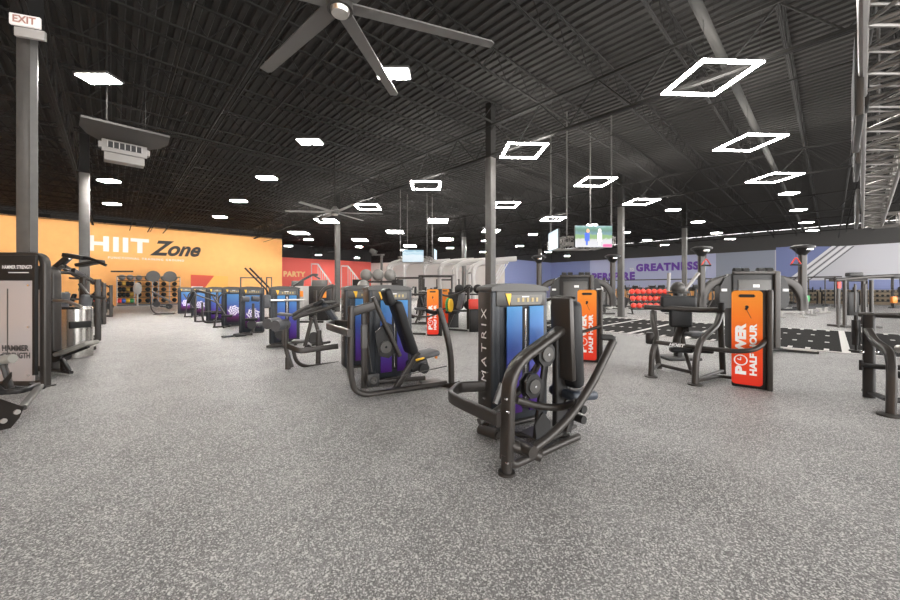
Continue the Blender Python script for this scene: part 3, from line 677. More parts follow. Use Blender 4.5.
for px, py, ly, nm in ((546, 354, .12, 'upper'), (533, 386, .22, 'lower')):
    c = F.y(px, py, ly); m = MB(coat_black); oct_ = [(.105*math.cos(R(22.5+45*i)), .12*math.sin(R(22.5+45*i))) for i in range(8)]
    m.prism(oct_, c, (1, 0, 0), (0, 0, 1), .03); m.prism(oct_, c+Vector((0, .07, 0)), (1, 0, 0), (0, 0, 1), .02); o = m.build('pulley_housing', A)
    m = MB(coat_grey); disc(m, c+Vector((0, -.022, 0)), (0, 1, 0), .066, .02); m.use(chrome); disc(m, c+Vector((0, -.036, 0)), (0, 1, 0), .012, .012); m.build('pulley_cover', o)
m = MB(coat_grey); c = F.y(547, 353, .32); d_ = F.y(533, 386, .36)
m.sweep([c+Vector((-.06, .03, 0)), d_+Vector((-.06, .03, 0))], circle(.006, 6)); m.sweep([d_, (tc.x+.4, tc.y, .18)], circle(.006, 6)); m.build('cable', A)
bl = MB(chrome)
for px, py in ((506, 399), (508, 412), (513, 441), (513, 456), (507, 463), (485, 361), (481, 372), (487, 372), (484, 398)): v = F.y(px, py, -.045 if px > 500 else tc.y-.02); disc(bl, v, (0, 1, 0), .010, .02)
bl.build('bolt', A); 
rf = MB(coat_dark); rf.cyl(F.g(480, 437, .08), F.g(497, 443, .08), .05); rf.cyl(F.g(497, 443, .08), F.g(499, 444, .08), .035); rf.rtube([F.g(490, 440, .09), (tc.x+.05, tc.y+.05, .06)], .05, .07); rf.build('rear_foot', A)
bk = MB(coat_grey); bk.rtube([F.y(495, 404, .3), F.y(502, 384, .35)], .03, .05, up=(1, 0, 0)); bk.build('guard_bracket', A)

# ---- B: leaning chest press at the middle --------------------------------
F = Fr(G(355, 397), TH)
B = thing('incline_press_machine', 'weight machine with tall slanted black backrest and grey-blue seat', 'weight machine', F.o, TH)
tc = F.loc(Wd(369, 288, 5.65)); tower(B, (tc.x, tc.y, 0), 0, .74, .33)
e_ = F.g(446, 386, .05); y0 = F.y
m = MB(coat_dark); m.rtube([y0(351, 306, 0), y0(350, 370, 0), y0(354, 394, 0)+Vector((.0, 0, .05)), y0(366, 395, -.03)*1, (e_.x, e_.y, .05)], .075, .11, fr=.25, up=(0, 1, 0), r=.03)
m.rtube([y0(352, 312, .0), y0(375, 305, .12)], .06, .13); m.rtube([y0(364, 312, .3), y0(364, 388, .3)], .06, .08, up=(1, 0, 0)); m.rtube([F.g(366, 386, .05), F.g(425, 381, .05)], .06, .07)
m.rtube([y0(393, 393, .12), y0(418, 352, .12)], .07, .09, up=(1, 0, 0)); m.build('main_frame', B)
gz = y0(349, 330, 0).z
m = MB(coat_dark); m.rtube([F.z(349, 333, gz), F.z(333, 328, gz), F.z(327, 326, gz), F.z(334, 322.5, gz), F.z(352, 324, gz)], .05, .10, fr=.1, r=.02); m.build('side_guard', B)
m = MB(coat_dark); m.tube([y0(373, 297, .1), y0(384, 322, .1), y0(400, 356, .1)], .035, fr=.1, n=12); m.build('backrest_post', B)
a1 = y0(394, 305, .22); b1 = y0(409, 350, .22); dv = b1-a1; ang = math.degrees(math.atan2(dv.x, -dv.z))
pad('backrest', B, (a1+b1)/2+Vector((.03, 0, 0)), (.145, .34, dv.length+.12), RY(-ang), vinyl_black)
c = y0(388, 297, .22); pad('headrest', B, c+Vector((.0, 0, 0)), (.12, .26, .27), RY(-ang), vinyl_black)
pad('seat', B, y0(425, 354, .2), (.38, .34, .085), RY(-8), vinyl_grey, 'grey-blue seat pad')
m = MB(coat_black); c = y0(418, 365, .2); m.box(c, (.30, .16, .14), RY(-15), .03); m.cyl(c+Vector((.06, -.12, -.04)), c+Vector((.06, .14, -.04)), .08); m.cyl(c+Vector((-.1, -.10, .02)), c+Vector((-.1, .12, .02)), .06); m.build('seat_adjuster', B)
m = MB(yellow_m); m.box(y0(420, 359, .03), (.15, .03, .03), RY(-8), .01); m.build('seat_lever', B, 'yellow lever'); MB(orange_m).box(y0(436, 357, .12), (.03, .05, .05), None, .01).build('seat_stop', B, 'orange stop')
m = MB(coat_black); c = y0(385, 345, .16); m.prism([(-.13, .02), (-.15, .20), (.02, .34), (.10, .30), (.16, -.12), (.05, -.20), (-.08, -.16)], c, (1, 0, 0), (0, 0, 1), .035); o = m.build('cam_plate', B)
m = MB(coat_grey); disc(m, y0(386, 347, .12), (0, 1, 0), .09, .03); m.use(chrome); disc(m, y0(386, 347, .10), (0, 1, 0), .014, .02); m.build('pulley_cover', o)
c = y0(373, 380, .12); m = MB(coat_black); m.box(c, (.19, .06, .19), None, .03); o = m.build('pulley_housing', B); m = MB(coat_grey); disc(m, c+Vector((0, -.04, 0)), (0, 1, 0), .05, .02); m.use(chrome); disc(m, c+Vector((0, -.055, 0)), (0, 1, 0), .016, .012); m.build('pulley_cover', o)
m = MB(coat_grey); m.rtube([y0(364, 325, .1), y0(364, 348, .1)], .07, .09, up=(1, 0, 0)); m.build('damper', B, 'grey sleeve')
m = MB(coat_dark); e2 = F.g(449, 386, .06)
pA = [Wd(439, 308, 5.15), Wd(446, 330, 5.15), Wd(451, 355, 5.2), Wd(451.5, 382, 5.3)]; m.rtube([F.loc(p) for p in pA], .06, .085, fr=.2, up=(1, 0, 0)); m.rtube([F.loc(Wd(441, 387, 5.5)), F.loc(Wd(459, 384, 5.3))], .08, .08); m.build('front_upright', B)
m = MB(rubber); m.tube([F.loc(Wd(441, 309, 5.15)), F.loc(Wd(436, 313, 5.2)), F.loc(Wd(427, 311, 5.35))], .032, fr=.04); m.build('hand_grip', B)
m = MB(coat_grey); m.box(F.g(432, 384, .03), (.34, .26, .03), None, .01); m.build('foot_plate', B)
m = MB(coat_grey); m.sweep([F.loc(Wd(447, 366, 5.3)), y0(378, 381, .12)], circle(.006, 6)); m.sweep([y0(372, 372, .1), y0(366, 330, .1)], circle(.006, 6)); m.build('cable', B)

# ---- C: machine with double lever arms ------------------------------------
F = Fr(G(290, 369), R(12))
Cm = thing('leg_curl_machine', 'weight machine with grey roller pads and twin lever arms left of the slanted backrest', 'weight machine', F.o, R(12)); y0 = F.y
m = MB(coat_dark)
m.rtube([y0(286, 325, 0), y0(286, 350, 0), y0(292, 367, 0)], .07, .09, fr=.12, up=(0, 1, 0)); m.tube([y0(292, 345, 0), y0(296, 362, 0), y0(306, 367, .15), y0(338, 363, .5)], .035, fr=.2)
m.cyl(y0(288, 369, 0)*1+Vector((0, 0, .0)), y0(288, 357, 0), .05)
m.rtube([y0(285, 345, 0), y0(300, 351, -.1), y0(338, 346, .1)], .10, .06, fr=.06, up=(0, 1, 0)); m.rtube([y0(285, 345, 0), y0(292, 343, .4), y0(312, 340, .6)], .06, .06, fr=.05)
m.rtube([y0(305, 346, .3), y0(312, 318, .3)], .05, .07, up=(1, 0, 0)); m.rtube([y0(322, 346, .4), y0(314, 316, .4)], .05, .07, up=(1, 0, 0)); m.rtube([y0(318, 368, .35), y0(319, 330, .35)], .07, .09, up=(1, 0, 0))
m.rtube([y0(312, 345, .3), y0(330, 342, .5)], .05, .05)
m.build('main_frame', Cm)
m = MB(coat_dark); m.tube([y0(294, 319, .0), y0(300, 316, 0), y0(339, 305, .1)], .037, fr=.05)
m.build('lever_arm', Cm); m = MB(coat_grey); m.tube([y0(292, 316, .3), y0(304, 308, .3), y0(318, 303, .3), y0(336, 302, .4)], .037, fr=.12); m.build('lever_arm', Cm)
m = MB(coat_grey); m.tube([y0(293, 319, .2), y0(306, 311, .2), y0(322, 306, .25)], .032, fr=.12); m.build('lever_arm', Cm)
m = MB(coat_dark); m.tube([y0(319, 306, .55), y0(320, 296, .55), y0(325, 288, .55), y0(334, 286, .55)], .045, fr=.12); m.rtube([y0(334, 285, .55), y0(333, 310, .55)], .06, .08, up=(1, 0, 0)); m.build('rear_upright', Cm)
for x_, ly, z_ in ((281, -.02, 325), (273, .25, 323)):
    c = y0(x_, z_, ly); MB(vinyl_grey).cyl(c+Vector((-.06, -.16, 0)), c+Vector((.06, .12, 0)), .10, n=24).build('roller_pad', Cm, 'grey roller pad')
pad('thigh_pad', Cm, y0(285, 314.5, .1), (.24, .2, .05), RY(8), vinyl_grey); a1 = y0(318, 303, .3); pad('seat', Cm, y0(319, 303, .15), (.20, .24, .08), RY(-30), vinyl_black); pad('backrest', Cm, y0(331, 314, .35), (.10, .28, .52), RY(-35), vinyl_blue)
pad('floor_pad', Cm, y0(300, 341, .4), (.3, .25, .05), None, coat_grey)
m = MB(coat_black); disc(m, y0(314, 338, .35), (0, 1, 0), .12, .05); disc(m, y0(308, 348, .35), (0, 1, 0), .07, .04); m.build('cam_wheel', Cm)
# its tower
t1 = F.loc(Wd(345, 288, 6.62)); tower(Cm, (t1.x, t1.y, 0), TH-R(12), .74, .30)

# ---- the far towers, each with its own mechanism -----------------------------
def far_machine(px, d, kind, label, mech, w=.74):
    o = Wd(px, 288, d); o.z = 0; T = thing('weight_machine', label, 'weight machine', o, TH, 'weight machines in the middle row')
    tower(T, (0, 0, 0), 0, w, .28, kind, brand=(d < 12)); mech(T); return T
def mech_pads(T):      # roller pad on a bar across the tower, seat to the front left
    m = MB(coat_dark); m.rtube([(.3, -.9, .05), (.3, 0, .05)], .06, .06); m.rtube([(-.10, -.55, .05), (.6, -.55, .05)], .06, .06); m.rtube([(.3, -.55, .05), (.28, -.5, .6)], .08, .1, up=(1, 0, 0)); m.build('main_frame', T)
    m = MB(steel); m.cyl((-.05, -.35, 1.18), (.85, -.25, 1.18), .028); m.build('lever_arm', T); pad('arm_pad', T, (-.08, -.38, 1.16), (.17, .12, .34), None, vinyl_grey)
    pad('seat', T, (-.05, -.6, .62), (.55, .34, .09), None, vinyl_beige if False else vinyl_grey); m = MB(coat_black); m.cyl((.25, -.55, .35), (.25, -.35, .35), .16, n=20); m.build('cam_wheel', T); MB(orange_m).box((.12, -.72, .48), (.1, .03, .04)).build('seat_lever', T, 'orange lever')
def mech_rollers(T):   # two grey arm rollers in front of the panel
    m = MB(coat_dark); m.rtube([(.35, -.7, .05), (.35, 0, .05)], .06, .06); m.rtube([(-.15, -.6, .05), (.35, -.65, .05)], .06, .06); m.rtube([(.4, -.4, .05), (.4, -.35, 1.0)], .07, .08, up=(1, 0, 0)); m.build('main_frame', T)
    for x, y in ((.17, -.5), (.45, -.45)): MB(vinyl_grey).cyl((x-.09, y, 1.16), (x+.11, y+.05, 1.14), .085, n=20).build('roller_pad', T)
    pad('seat', T, (.35, -.55, .5), (.36, .3, .08), None, vinyl_black)
    m = MB(coat_black); m.cyl((.36, -.45, .32), (.36, -.3, .32), .14, n=18); m.build('cam_wheel', T)
    for x in (-.3, .05): MB(coat_black).box((x, -.75, .03), (.30, .14, .05), RZ(20), .02).build('foot_pad', T)
def mech_loop(T):      # slanted arm and a low loop in front of the panel
    m = MB(coat_dark)
    m.rtube([(-.05, -1.0, .9), (-.05, -1.05, .35), (0, -1.0, .05), (.5, -.9, .05), (.75, -.4, .05)], .06, .08, fr=.25, up=(1, 0, 0)); m.rtube([(-.1, -1.0, .5), (.75, -.85, .5)], .10, .05); m.rtube([(-.35, -.4, .05), (-.35, -.3, 1.3)], .08, .08, up=(1, 0, 0)); m.rtube([(-.35, -.35, .05), (.1, -.1, .05)], .06, .06); m.rtube([(.4, -.8, .05), (.3, -.1, .05)], .06, .06); m.build('main_frame', T)
    m = MB(coat_grey); m.tube([(-.35, -.75, 1.25), (.3, -.75, .95), (.75, -.75, .66)], .032, fr=.1); m.build('lever_arm', T); m = MB(coat_dark); m.rtube([(-.35, -.3, 1.42), (.4, -.5, 1.15)], .07, .09); m.build('lever_arm', T)
    pad('backrest', T, (-.5, -.4, 1.1), (.12, .3, .55), RY(25), vinyl_black); pad('seat', T, (.45, -.8, .42), (.4, .3, .09), None, vinyl_black)
def mech_legs(T):      # low slanted leg press sled to the left of the tower
    m = MB(coat_dark); m.rtube([(-1.0, -.55, .05), (-.1, -.45, .05)], .06, .06); m.rtube([(-1.0, -.1, .05), (-.1, 0, .05)], .06, .06); m.rtube([(-1.15, -.5, 1.1), (-1.1, -.5, .3), (-.9, -.5, .06), (-.3, -.45, .06)], .06, .07, fr=.2, up=(0, 1, 0)); m.rtube([(-1.1, -.5, .4), (-1.1, -.05, .4)], .05, .05); m.build('main_frame', T)
    for y in (-.5, -.1): MB(coat_grey).tube([(-1.05, y, 1.28), (-.25, y, .7)], .035).build('lever_arm', T)
    pad('seat', T, (-.55, -.3, .45), (.4, .34, .09), RY(10), vinyl_black); m = MB(coat_black); m.cyl((-.9, -.35, .6), (-.9, -.2, .6), .17, n=18); m.cyl((-.35, -.35, .45), (-.35, -.2, .45), .15, n=18); m.build('cam_wheel', T)
def mech_simple(T):
    m = MB(coat_dark); m.rtube([(.1, -.8, .05), (.3, 0, .05)], .06, .06); m.rtube([(-.2, -.5, .05), (-.05, -.45, 1.25), (.3, -.45, 1.35)], .06, .07, fr=.2, up=(0, 1, 0)); m.rtube([(-.25, -.45, .05), (.3, -.4, .05)], .06, .06); m.build('main_frame', T)
    MB(coat_grey).tube([(-.25, -.5, 1.2), (.15, -.7, .5)], .03).build('lever_arm', T); pad('seat', T, (.2, -.55, .45), (.36, .32, .09), None, vinyl_black)
far_machine(269.5, 9.4, 'slot', 'weight machine with a grey pad on a long steel bar across its blue panels', mech_pads)
far_machine(239, 11.7, 'art', 'weight machine with two grey rollers before its flower-printed panel', mech_rollers)
far_machine(221.5, 13.8, 'art', 'flower-panelled weight machine half hidden by the one with grey rollers', mech_simple)
far_machine(206, 15.9, 'slot', 'weight machine with a slanted lever and low tube loop before blue slotted panels', mech_loop)
far_machine(191, 18.6, 'art', 'violet panelled weight machine, second from the orange wall in the middle row', mech_simple)
far_machine(177.5, 20.8, 'art', 'last weight machine of the middle row, nearest the orange wall, with a leg sled', mech_legs)

# ================================================================ second row: machines with orange POWER panels
def power_tower(parent, loc, rotz=0, text=True, w=.36, dp=.30, h=1.47, side=.11):
    m = MB(coat_black); m.box((w/2+side/2, dp/2+.02, h/2), (w+side, dp, h), None, .02); m.use(coat_dark).box((w+side-.03, dp/2, h/2), (.07, dp+.06, h+.01), None, .02)
    o = m.build('weight_tower', parent); o.location = loc; o.rotation_euler.z = rotz
    poly = [(x+w/2, y+h/2+.02) for x, y in rrect(w, h-.06, .05, 5)]
    MB(power_panel).prism(poly, (0, -.004, 0), (1, 0, 0), (0, 0, 1), .022).build('power_panel', o, 'orange to red panel')
    m = MB(coat_black); m.prism([(-.10, 0), (-.08, .025), (.08, .025), (.10, 0), (.08, -.02), (-.08, -.02)], (w/2, -.018, h-.09), (1, 0, 0), (0, 0, 1), .004); m.box((w/2, -.018, h-.27), (.03, .004, .06), RY(25)); m.cyl((w/2, -.022, h-.25), (w/2, -.016, h-.25), .02); m.sweep([(w/2, -.017, h-.3), (w/2+.05, -.017, h-.42)], circle(.003, 4)); m.build('pictogram', o, flat=True)
    if text:
        m = MB(white_m); z0 = .20
        m.text('P', (w*.48, -.0155, z0), (0, 0, 1), (-1, 0, 0), .13, .13, bold=.06, th=0); m.text('WER', (w*.48, -.0155, z0+.30), (0, 0, 1), (-1, 0, 0), .13, .47, bold=.06, th=0)
        m.sweep([(w*.30+.075*math.cos(2*PI*i/20), -.017, z0+.215+.075*math.sin(2*PI*i/20)) for i in range(20)], circle(.009, 5), closed=True); m.sweep([(w*.30, -.018, z0+.215), (w*.30-.04, -.018, z0+.23)], circle(.007, 4)); m.sweep([(w*.30, -.018, z0+.215), (w*.30, -.018, z0+.26)], circle(.007, 4))
        m.text('HALF HOUR', (w*.82, -.0155, z0), (0, 0, 1), (-1, 0, 0), .085, .77, bold=.05, th=0)
        m.build('power_lettering', o, 'white POWER HALF HOUR lettering', flat=True, fix=False)
    return o
# K: right middle
TK = R(-32); o = G(695, 385); F = Fr(o, TK)
K = thing('abdominal_machine', 'weight machine with wide black back pad and POWER HALF HOUR panel', 'weight machine', F.o, TK)
pc = F.loc(Wd(731.5, 288, 5.48)); power_tower(K, (pc.x, pc.y, 0), R(-6))
Lp = lambda px, py, d: F.loc(Wd(px, py, d)); gg = F.g
fl_, frr, rl, rr_ = gg(651, 377), gg(695, 385), gg(659.5, 369.5), gg(723, 375)
dl, dr, dl2, dr2 = 6.03, 5.54, 6.6, 6.17
m = MB(coat_dark)
m.tube([Lp(652.5, 312, dl2), Lp(653, 322, 6.35), Lp(657, 338, 6.1), Lp(652, 353, 6.03), fl_+Vector((0, 0, .02))], .045, fr=.12, n=12, up=(1, 0, 0)); m.tube([Lp(720, 315, 6.1), Lp(717, 325, 5.95), Lp(700, 341, 5.6), Lp(696, 358, 5.55), frr+Vector((0, 0, .02))], .047, fr=.12, n=12, up=(1, 0, 0))
m.build('front_leg', K)
m = MB(coat_dark); m.rtube([Lp(654, 311, dl2), Lp(654.5, 340, dl2), rl+Vector((0, 0, .02))], .07, .09, up=(1, 0, 0)); m.rtube([Lp(720, 312, 6.17), rr_+Vector((0, 0, .02))], .07, .09, up=(1, 0, 0))
for v in (fl_, frr): m.cyl((v.x, v.y, 0), (v.x, v.y, .02), .10)
m.build('upright', K)
m = MB(coat_dark); m.tube([Lp(644, 307, 6.65), Lp(700, 310, 6.3), Lp(724, 310, 6.15)], .048, n=12); m.build('top_bar', K)
m = MB(coat_dark); m.rtube([fl_+Vector((.0, .1, .1)), rl+Vector((0, 0, .1))], .05, .05); m.tube([rl+Vector((0, 0, .09)), gg(692, 376)+Vector((0, 0, .06))], .03); m.rtube([frr+Vector((0, .05, .05)), gg(718, 379)+Vector((0, 0, .05)), gg(734, 381)+Vector((0, 0, .05))], .06, .05, fr=.1); m.rtube([frr+Vector((0, 0, .08)), rr_+Vector((0, 0, .08))], .05, .05); m.build('base_rail', K)
m = MB(coat_dark); m.tube([Lp(656, 342, 6.0), Lp(700, 348, 5.65), Lp(738, 351.5, 5.25), Lp(755, 350, 5.15), Lp(763, 344, 5.2), Lp(766, 336, 5.35)], .035, fr=.12, n=12); m.build('press_bar', K); m = MB(white_m); m.text('HOIST', Lp(669, 345.8, 5.83), F.loc(Wd(686, 347.8, 5.68))-Lp(669, 345.8, 5.83), (0, 0, 1), .05, .22, bold=.05, shear=.3, th=.0).build('brand_lettering', K, 'white lettering', flat=True, fix=False)
m = MB(coat_black); m.box(Lp(650, 338, 6.2), (.13, .16, .2), None, .03); m.build('weight_box', K)
c = Lp(678, 304, 6.5); pad('shoulder_pad', K, c, (.60, .10, .30), RZ(25), vinyl_black); c = Lp(680.5, 318, 6.45); pad('backrest', K, c, (.38, .10, .32), RZ(25), vinyl_black)
m = MB(coat_dark); m.rtube([Lp(682, 322, 6.6), Lp(677, 338, 6.5), Lp(676, 344, 6.5)], .11, .12, fr=.1, up=(1, 0, 0)); m.rtube([Lp(682, 335, 6.55), Lp(684, 348, 6.5)], .06, .08, up=(1, 0, 0)); m.rtube([Lp(684, 348, 6.5), Lp(692, 374, 6.1)], .05, .06, up=(1, 0, 0)); m.build('seat_post', K)
pad('seat', K, Lp(695, 334, 6.4), (.34, .32, .08), RZ(30), vinyl_grey); pad('foot_roller', K, Lp(681, 350, 6.4), (.36, .16, .09), RZ(20), vinyl_black); m = MB(coat_black); disc(m, Lp(686, 331, 6.5), (1, 0, 0), .09, .08); m.box(Lp(703, 350, 6.2), (.3, .14, .10), RZ(10), .03); m.build('cam_wheel', K)
m = MB(rubber); c = Lp(721.5, 306, 6.1); m.cyl(c+Vector((0, 0, -.06)), c+Vector((0, 0, .06)), .05); m.build('hand_grip', K)
# ball shaped head rest with handles standing behind K: its own machine
p = G(681, 352); p = Wd(678, 288, 7.6); p.z = 0
t = thing('lateral_raise_machine', 'machine with domed grey hub and two upright pale handles behind the wide black pad', 'weight machine', p, 0)
z_ = lambda py: Wd(0, py, 7.6).z
m = MB(coat_black); m.rtube([(0, 0, .03), (0, 0, z_(293))], .14, .14, up=(1, 0, 0)); m.box((0, 0, .03), (.7, .5, .06), None, .02); m.build('main_frame', t)
MB(coat_grey).ball((0, 0, z_(288)), .135, 20, (1, 1, 1)).build('hub_dome', t); MB(coat_grey).cyl((0, 0, z_(293.3)), (0, 0, z_(291.5)), .20, .22, n=24).build('hub_flange', t)
for s_, xt in ((-1, -.19), (1, .44)):
    h_ = MB(pbr('pale_grip', (.35, .34, .33), .5) if s_ < 0 else MATS['pale_grip']); h_.rtube([(s_*.13-(.08 if s_ < 0 else 0), 0, z_(291)), (xt, 0, z_(273))], .05, .07, up=(0, 1, 0)); h_.build('handle', t)
# L1, L2, L3: further power panels with machines
def power_machine(px, d, rot, label, text=True, mech=True):
    o = Wd(px, 288, d); o.z = 0; T = thing('power_panel_machine', label, 'weight machine', o, rot, 'weight machines of the second row'); power_tower(T, (0, 0, 0), 0, text)
    m = MB(coat_dark); m.rtube([(-.05, .1, .05), (-1.1, .3, .05)], .06, .06); m.rtube([(-.6, .3, .05), (-.6, .3, .6)], .07, .09, up=(1, 0, 0)); m.rtube([(-1.0, .0, .05), (-1.0, .6, .05)], .06, .06); m.tube([(-1.05, .3, .4), (-.95, .3, 1.1), (-.5, .2, 1.3), (-.05, .1, 1.3)], .035, fr=.15); m.build('main_frame', T)
    m = MB(coat_dark); m.tube([(w_ := .44, -.05, .75), (.1, -.12, .62), (-.3, -.1, .6), (-.8, .0, .75)], .03, fr=.1); m.build('press_bar', T)
    pad('seat', T, (-.6, .3, .58), (.4, .34, .09), None, vinyl_black); pad('backrest', T, (-.85, .32, .95), (.10, .3, .6), RY(-12), vinyl_black); return T
power_machine(577.5, 7.3, R(-22), 'orange POWER panel machine just right of the nearest machine\'s backrest')
power_machine(427, 11.2, R(0), 'orange POWER panel machine between the slanted backrest and the nearest tower')
power_machine(440.5, 14.8, R(-4), 'farther orange panel peeping out behind another orange panel', text=False)

# ---- O: right edge machine
TO = R(-52); F = Fr(G(890, 416), TO)
O = thing('multi_press_machine', 'black tube weight machine cut by the right edge of the picture', 'weight machine', F.o, TO); Lp = lambda px, py, d: F.loc(Wd(px, py, d))
m = MB(coat_dark); m.tube([Lp(860, 314.5, 5.05), Lp(905, 316, 4.6), Lp(960, 318, 4.2)], .035, n=12); m.build('top_bar', O)
m = MB(coat_black); g_ = F.g(869, 398); m.rtube([Lp(869, 315, 4.92), g_+Vector((0, 0, .01))], .09, .12, up=(1, 0, 0), r=.03); m.build('upright', O)
m = MB(coat_dark); m.rtube([Lp(868, 330, 4.85), Lp(874, 341, 4.7), Lp(890, 352, 4.35), Lp(892, 372, 4.25), F.g(891, 415)+Vector((0, 0, .01))], .08, .09, fr=.14, up=(1, 0, 0)); g2 = F.g(890, 416); m.cyl((g2.x, g2.y, 0), (g2.x, g2.y, .02), .11); m.build('front_leg', O)
m = MB(coat_black); m.tube([Lp(862, 365, 4.9), Lp(880, 367, 4.75), Lp(940, 369, 4.4)], .035); m.rtube([Lp(861, 360, 4.9), Lp(861, 370, 4.9)], .04, .04, up=(1, 0, 0)); m.rtube([F.g(866, 396)+Vector((0, 0, .08)), F.g(888, 406)+Vector((0, 0, .08))], .09, .04, up=(0, 0, 1)); m.rtube([Lp(888, 400, 4.3), Lp(945, 402, 4.1)], .06, .06); m.build('cross_rail', O)
m = MB(coat_black); m.cyl(Lp(856, 320, 5.0), Lp(856, 345, 5.0), .045); m.cyl(Lp(856, 345, 5.0), Lp(856, 350, 5.0), .015); m.cyl(Lp(856, 350, 5.0), Lp(856, 351.5, 5.0), .07); m.cyl(Lp(856, 315, 5.0), Lp(856, 321, 5.0), .02); m.build('hanging_handle', O)
for px, py, mt in ((901, 349, steel), (903, 375, coat_black)): MB(mt).cyl(Lp(px-3, py, 4.5), Lp(px+40, py+1, 4.1), .05).build('roller_pad', O)
m = MB(chrome)
for px, py in ((862, 352), (877, 352)): m.ball(Lp(px, py, 4.7), .02, 10)
m.build('knob', O)
# ================================================================ left edge: plate-glass stack machines, bin, racks
lexan = pbr('frosted_guard', (0.40, 0.36, 0.35), 0.12, 0.0, coat=.6)
def stack_house(label, px_r, d, rot, w=1.15, h=2.04, dp=.34, text=True, name='stack_machine'):
    """tall rounded frame with a clear guard; px_r is the right edge at depth d"""
    o = Wd(px_r, 288, d); o.z = 0; t = thing(name, label, 'weight machine', o, rot)
    m = MB(coat_dark); r = .16
    m.rtube([(-.045, 0, 0), (-.045, 0, h-.045), (-w+.045, 0, h-.045), (-w+.045, 0, 0)], .09, dp, fr=r, up=(0, 1, 0), r=.02)
    m.box((-w/2, 0, .05), (w-.1, dp*.7, .10), None, .01); m.box((-.04, 0, .008), (.14, dp+.06, .016)); m.build('main_frame', t)
    m = MB(coat_black); m.box((-w/2, -.09, h-.24), (w-.14, .04, .38), None, .01); m.box((-w+.085, -.10, h/2), (.035, .05, h-.4)); m.box((-.085, -.10, h/2), (.035, .05, h-.4)); m.build('header_panel', t)
    if text:
        m = MB(white_m); m.text('HAMMER STRENGTH', (-.56, -.115, h-.255), (1, 0, 0), (0, 0, 1), .055, .46, bold=.025, th=0.001); m.box((-.32, -.114, h-.31), (.30, .003, .012)); m.build('brand_lettering', t, flat=True, fix=False)
    g = MB(lexan); g.box((-w/2, -.105, (h-.42+.10)/2), (w-.17, .012, h-.54), None, .004); g.build('stack_guard', t, 'frosted pinkish guard sheet')
    m = MB(coat_grey)
    for x in (-w*.62, -w*.42): m.box((x, -.113, (h-.5)/2+.1), (.012, .008, h-.8))
    m.build('guard_rib', t)
    if text:
        m = MB(pbr('grey_print', (.07, .065, .065), .5)); m.text('HAMMER', (-.56, -.118, .56), (1, 0, 0), (0, 0, 1), .09, .40, bold=.04, th=0.001); m.text('STRENGTH', (-.56, -.118, .45), (1, 0, 0), (0, 0, 1), .09, .42, bold=.04, th=0.001); m.build('guard_lettering', t, flat=True, fix=False)
    m = MB(chrome)
    for x, z in ((-.17, .2), (-.17, h-.5), (-.17, h*.45), (-w+.17, .2)): disc(m, (x, -.115, z), (0, 1, 0), .014, .02)
    m.build('bolt', t)
    return t
stack_house('tall black rounded stack machine with frosted guard at the left edge', 48.5, 5.45, R(0), dp=.10)
T = stack_house('second tall rounded stack machine right behind the frosted one', 57.5, 6.5, R(0), h=1.9, text=False, dp=.16)
# bench arm that belongs to the second one
m = MB(coat_black); m.rtube([(-.1, -.1, .05), (.62, -.35, .05)], .06, .05); m.rtube([(.42, -.28, .05), (.38, -.25, .35)], .07, .08, up=(1, 0, 0)); m.cyl((.38, -.40, .33), (.38, -.20, .33), .10, n=18); m.rtube([(.40, -.34, .30), (.92, -.36, .50)], .05, .06); m.rtube([(.40, -.34, .35), (.60, -.36, .08)], .05, .06, up=(0, 1, 0)); m.build('seat_bracket', T)
pad('bench_pad', T, (.72, -.36, .47), (.60, .26, .07), RY(-20), vinyl_beige, 'pale beige pad')
m = MB(steel); m.tube([(-.02, -.05, 1.28), (.3, -.1, 1.26), (.6, -.15, 1.16)], .03); m.build('lever_arm', T)
# front left leg machine
F = Fr(G(-20, 420), R(38)); Q = thing('leg_machine', 'black steel leg machine with pale roller cut by the left edge', 'weight machine', F.o, R(38))
def q3(px, py, d): return F.loc(Wd(px, py, d))
m = MB(coat_black)
def slabp(pts, th=.03):
    ps = [q3(*p) for p in pts]; off = Vector((-.5, .85, 0))*th; n = len(ps)
    m.add(ps+[p+off for p in ps], [list(range(n)), list(range(n, 2*n))[::-1]]+[[i, (i+1) % n, n+(i+1) % n, n+i] for i in range(n)])
slabp([(-2, 398, 3.75), (24, 407, 3.75), (20, 417, 3.75), (11, 428, 3.75), (-2, 431, 3.75), (-30, 431, 3.75), (-30, 396, 3.75)]); slabp([(-10, 395, 4.25), (12, 372, 4.35), (12, 377, 4.35), (2, 392, 4.25)])
m.rtube([q3(-20, 384, 4.6), q3(12, 388, 4.7), q3(32, 389, 4.9), q3(40, 386, 5.0)], .05, .06); m.rtube([q3(0, 355, 4.5), q3(11, 388, 4.5)], .10, .05, up=(1, 0, 0)); m.rtube([q3(-30, 425, 4.1), q3(5, 425, 4.1)], .1, .06)
m.rtube([q3(31, 384, 4.7), q3(43, 388, 4.7)], .07, .04); m.rtube([q3(-10, 393, 4.2), q3(22, 391, 4.3), q3(38, 385, 4.6)], .05, .06); m.rtube([q3(-20, 372, 4.5), q3(2, 392, 4.2)], .06, .05); m.build('main_frame', Q)
m = MB(coat_grey); m.rtube([q3(22, 408, 3.9), q3(40, 386, 4.6)], .07, .05); m.build('link_arm', Q, 'grey link')
MB(vinyl_beige).cyl(q3(-14, 362, 4.4), q3(13, 358.5, 4.4), .055, n=24).build('roller_pad', Q, 'pale roller pad')
m = MB(steel); disc(m, q3(17, 412, 3.71), (.6, -.8, 0), .025, .02); disc(m, q3(3.5, 421, 3.71), (.6, -.8, 0), .025, .02); m.build('bolt', Q)
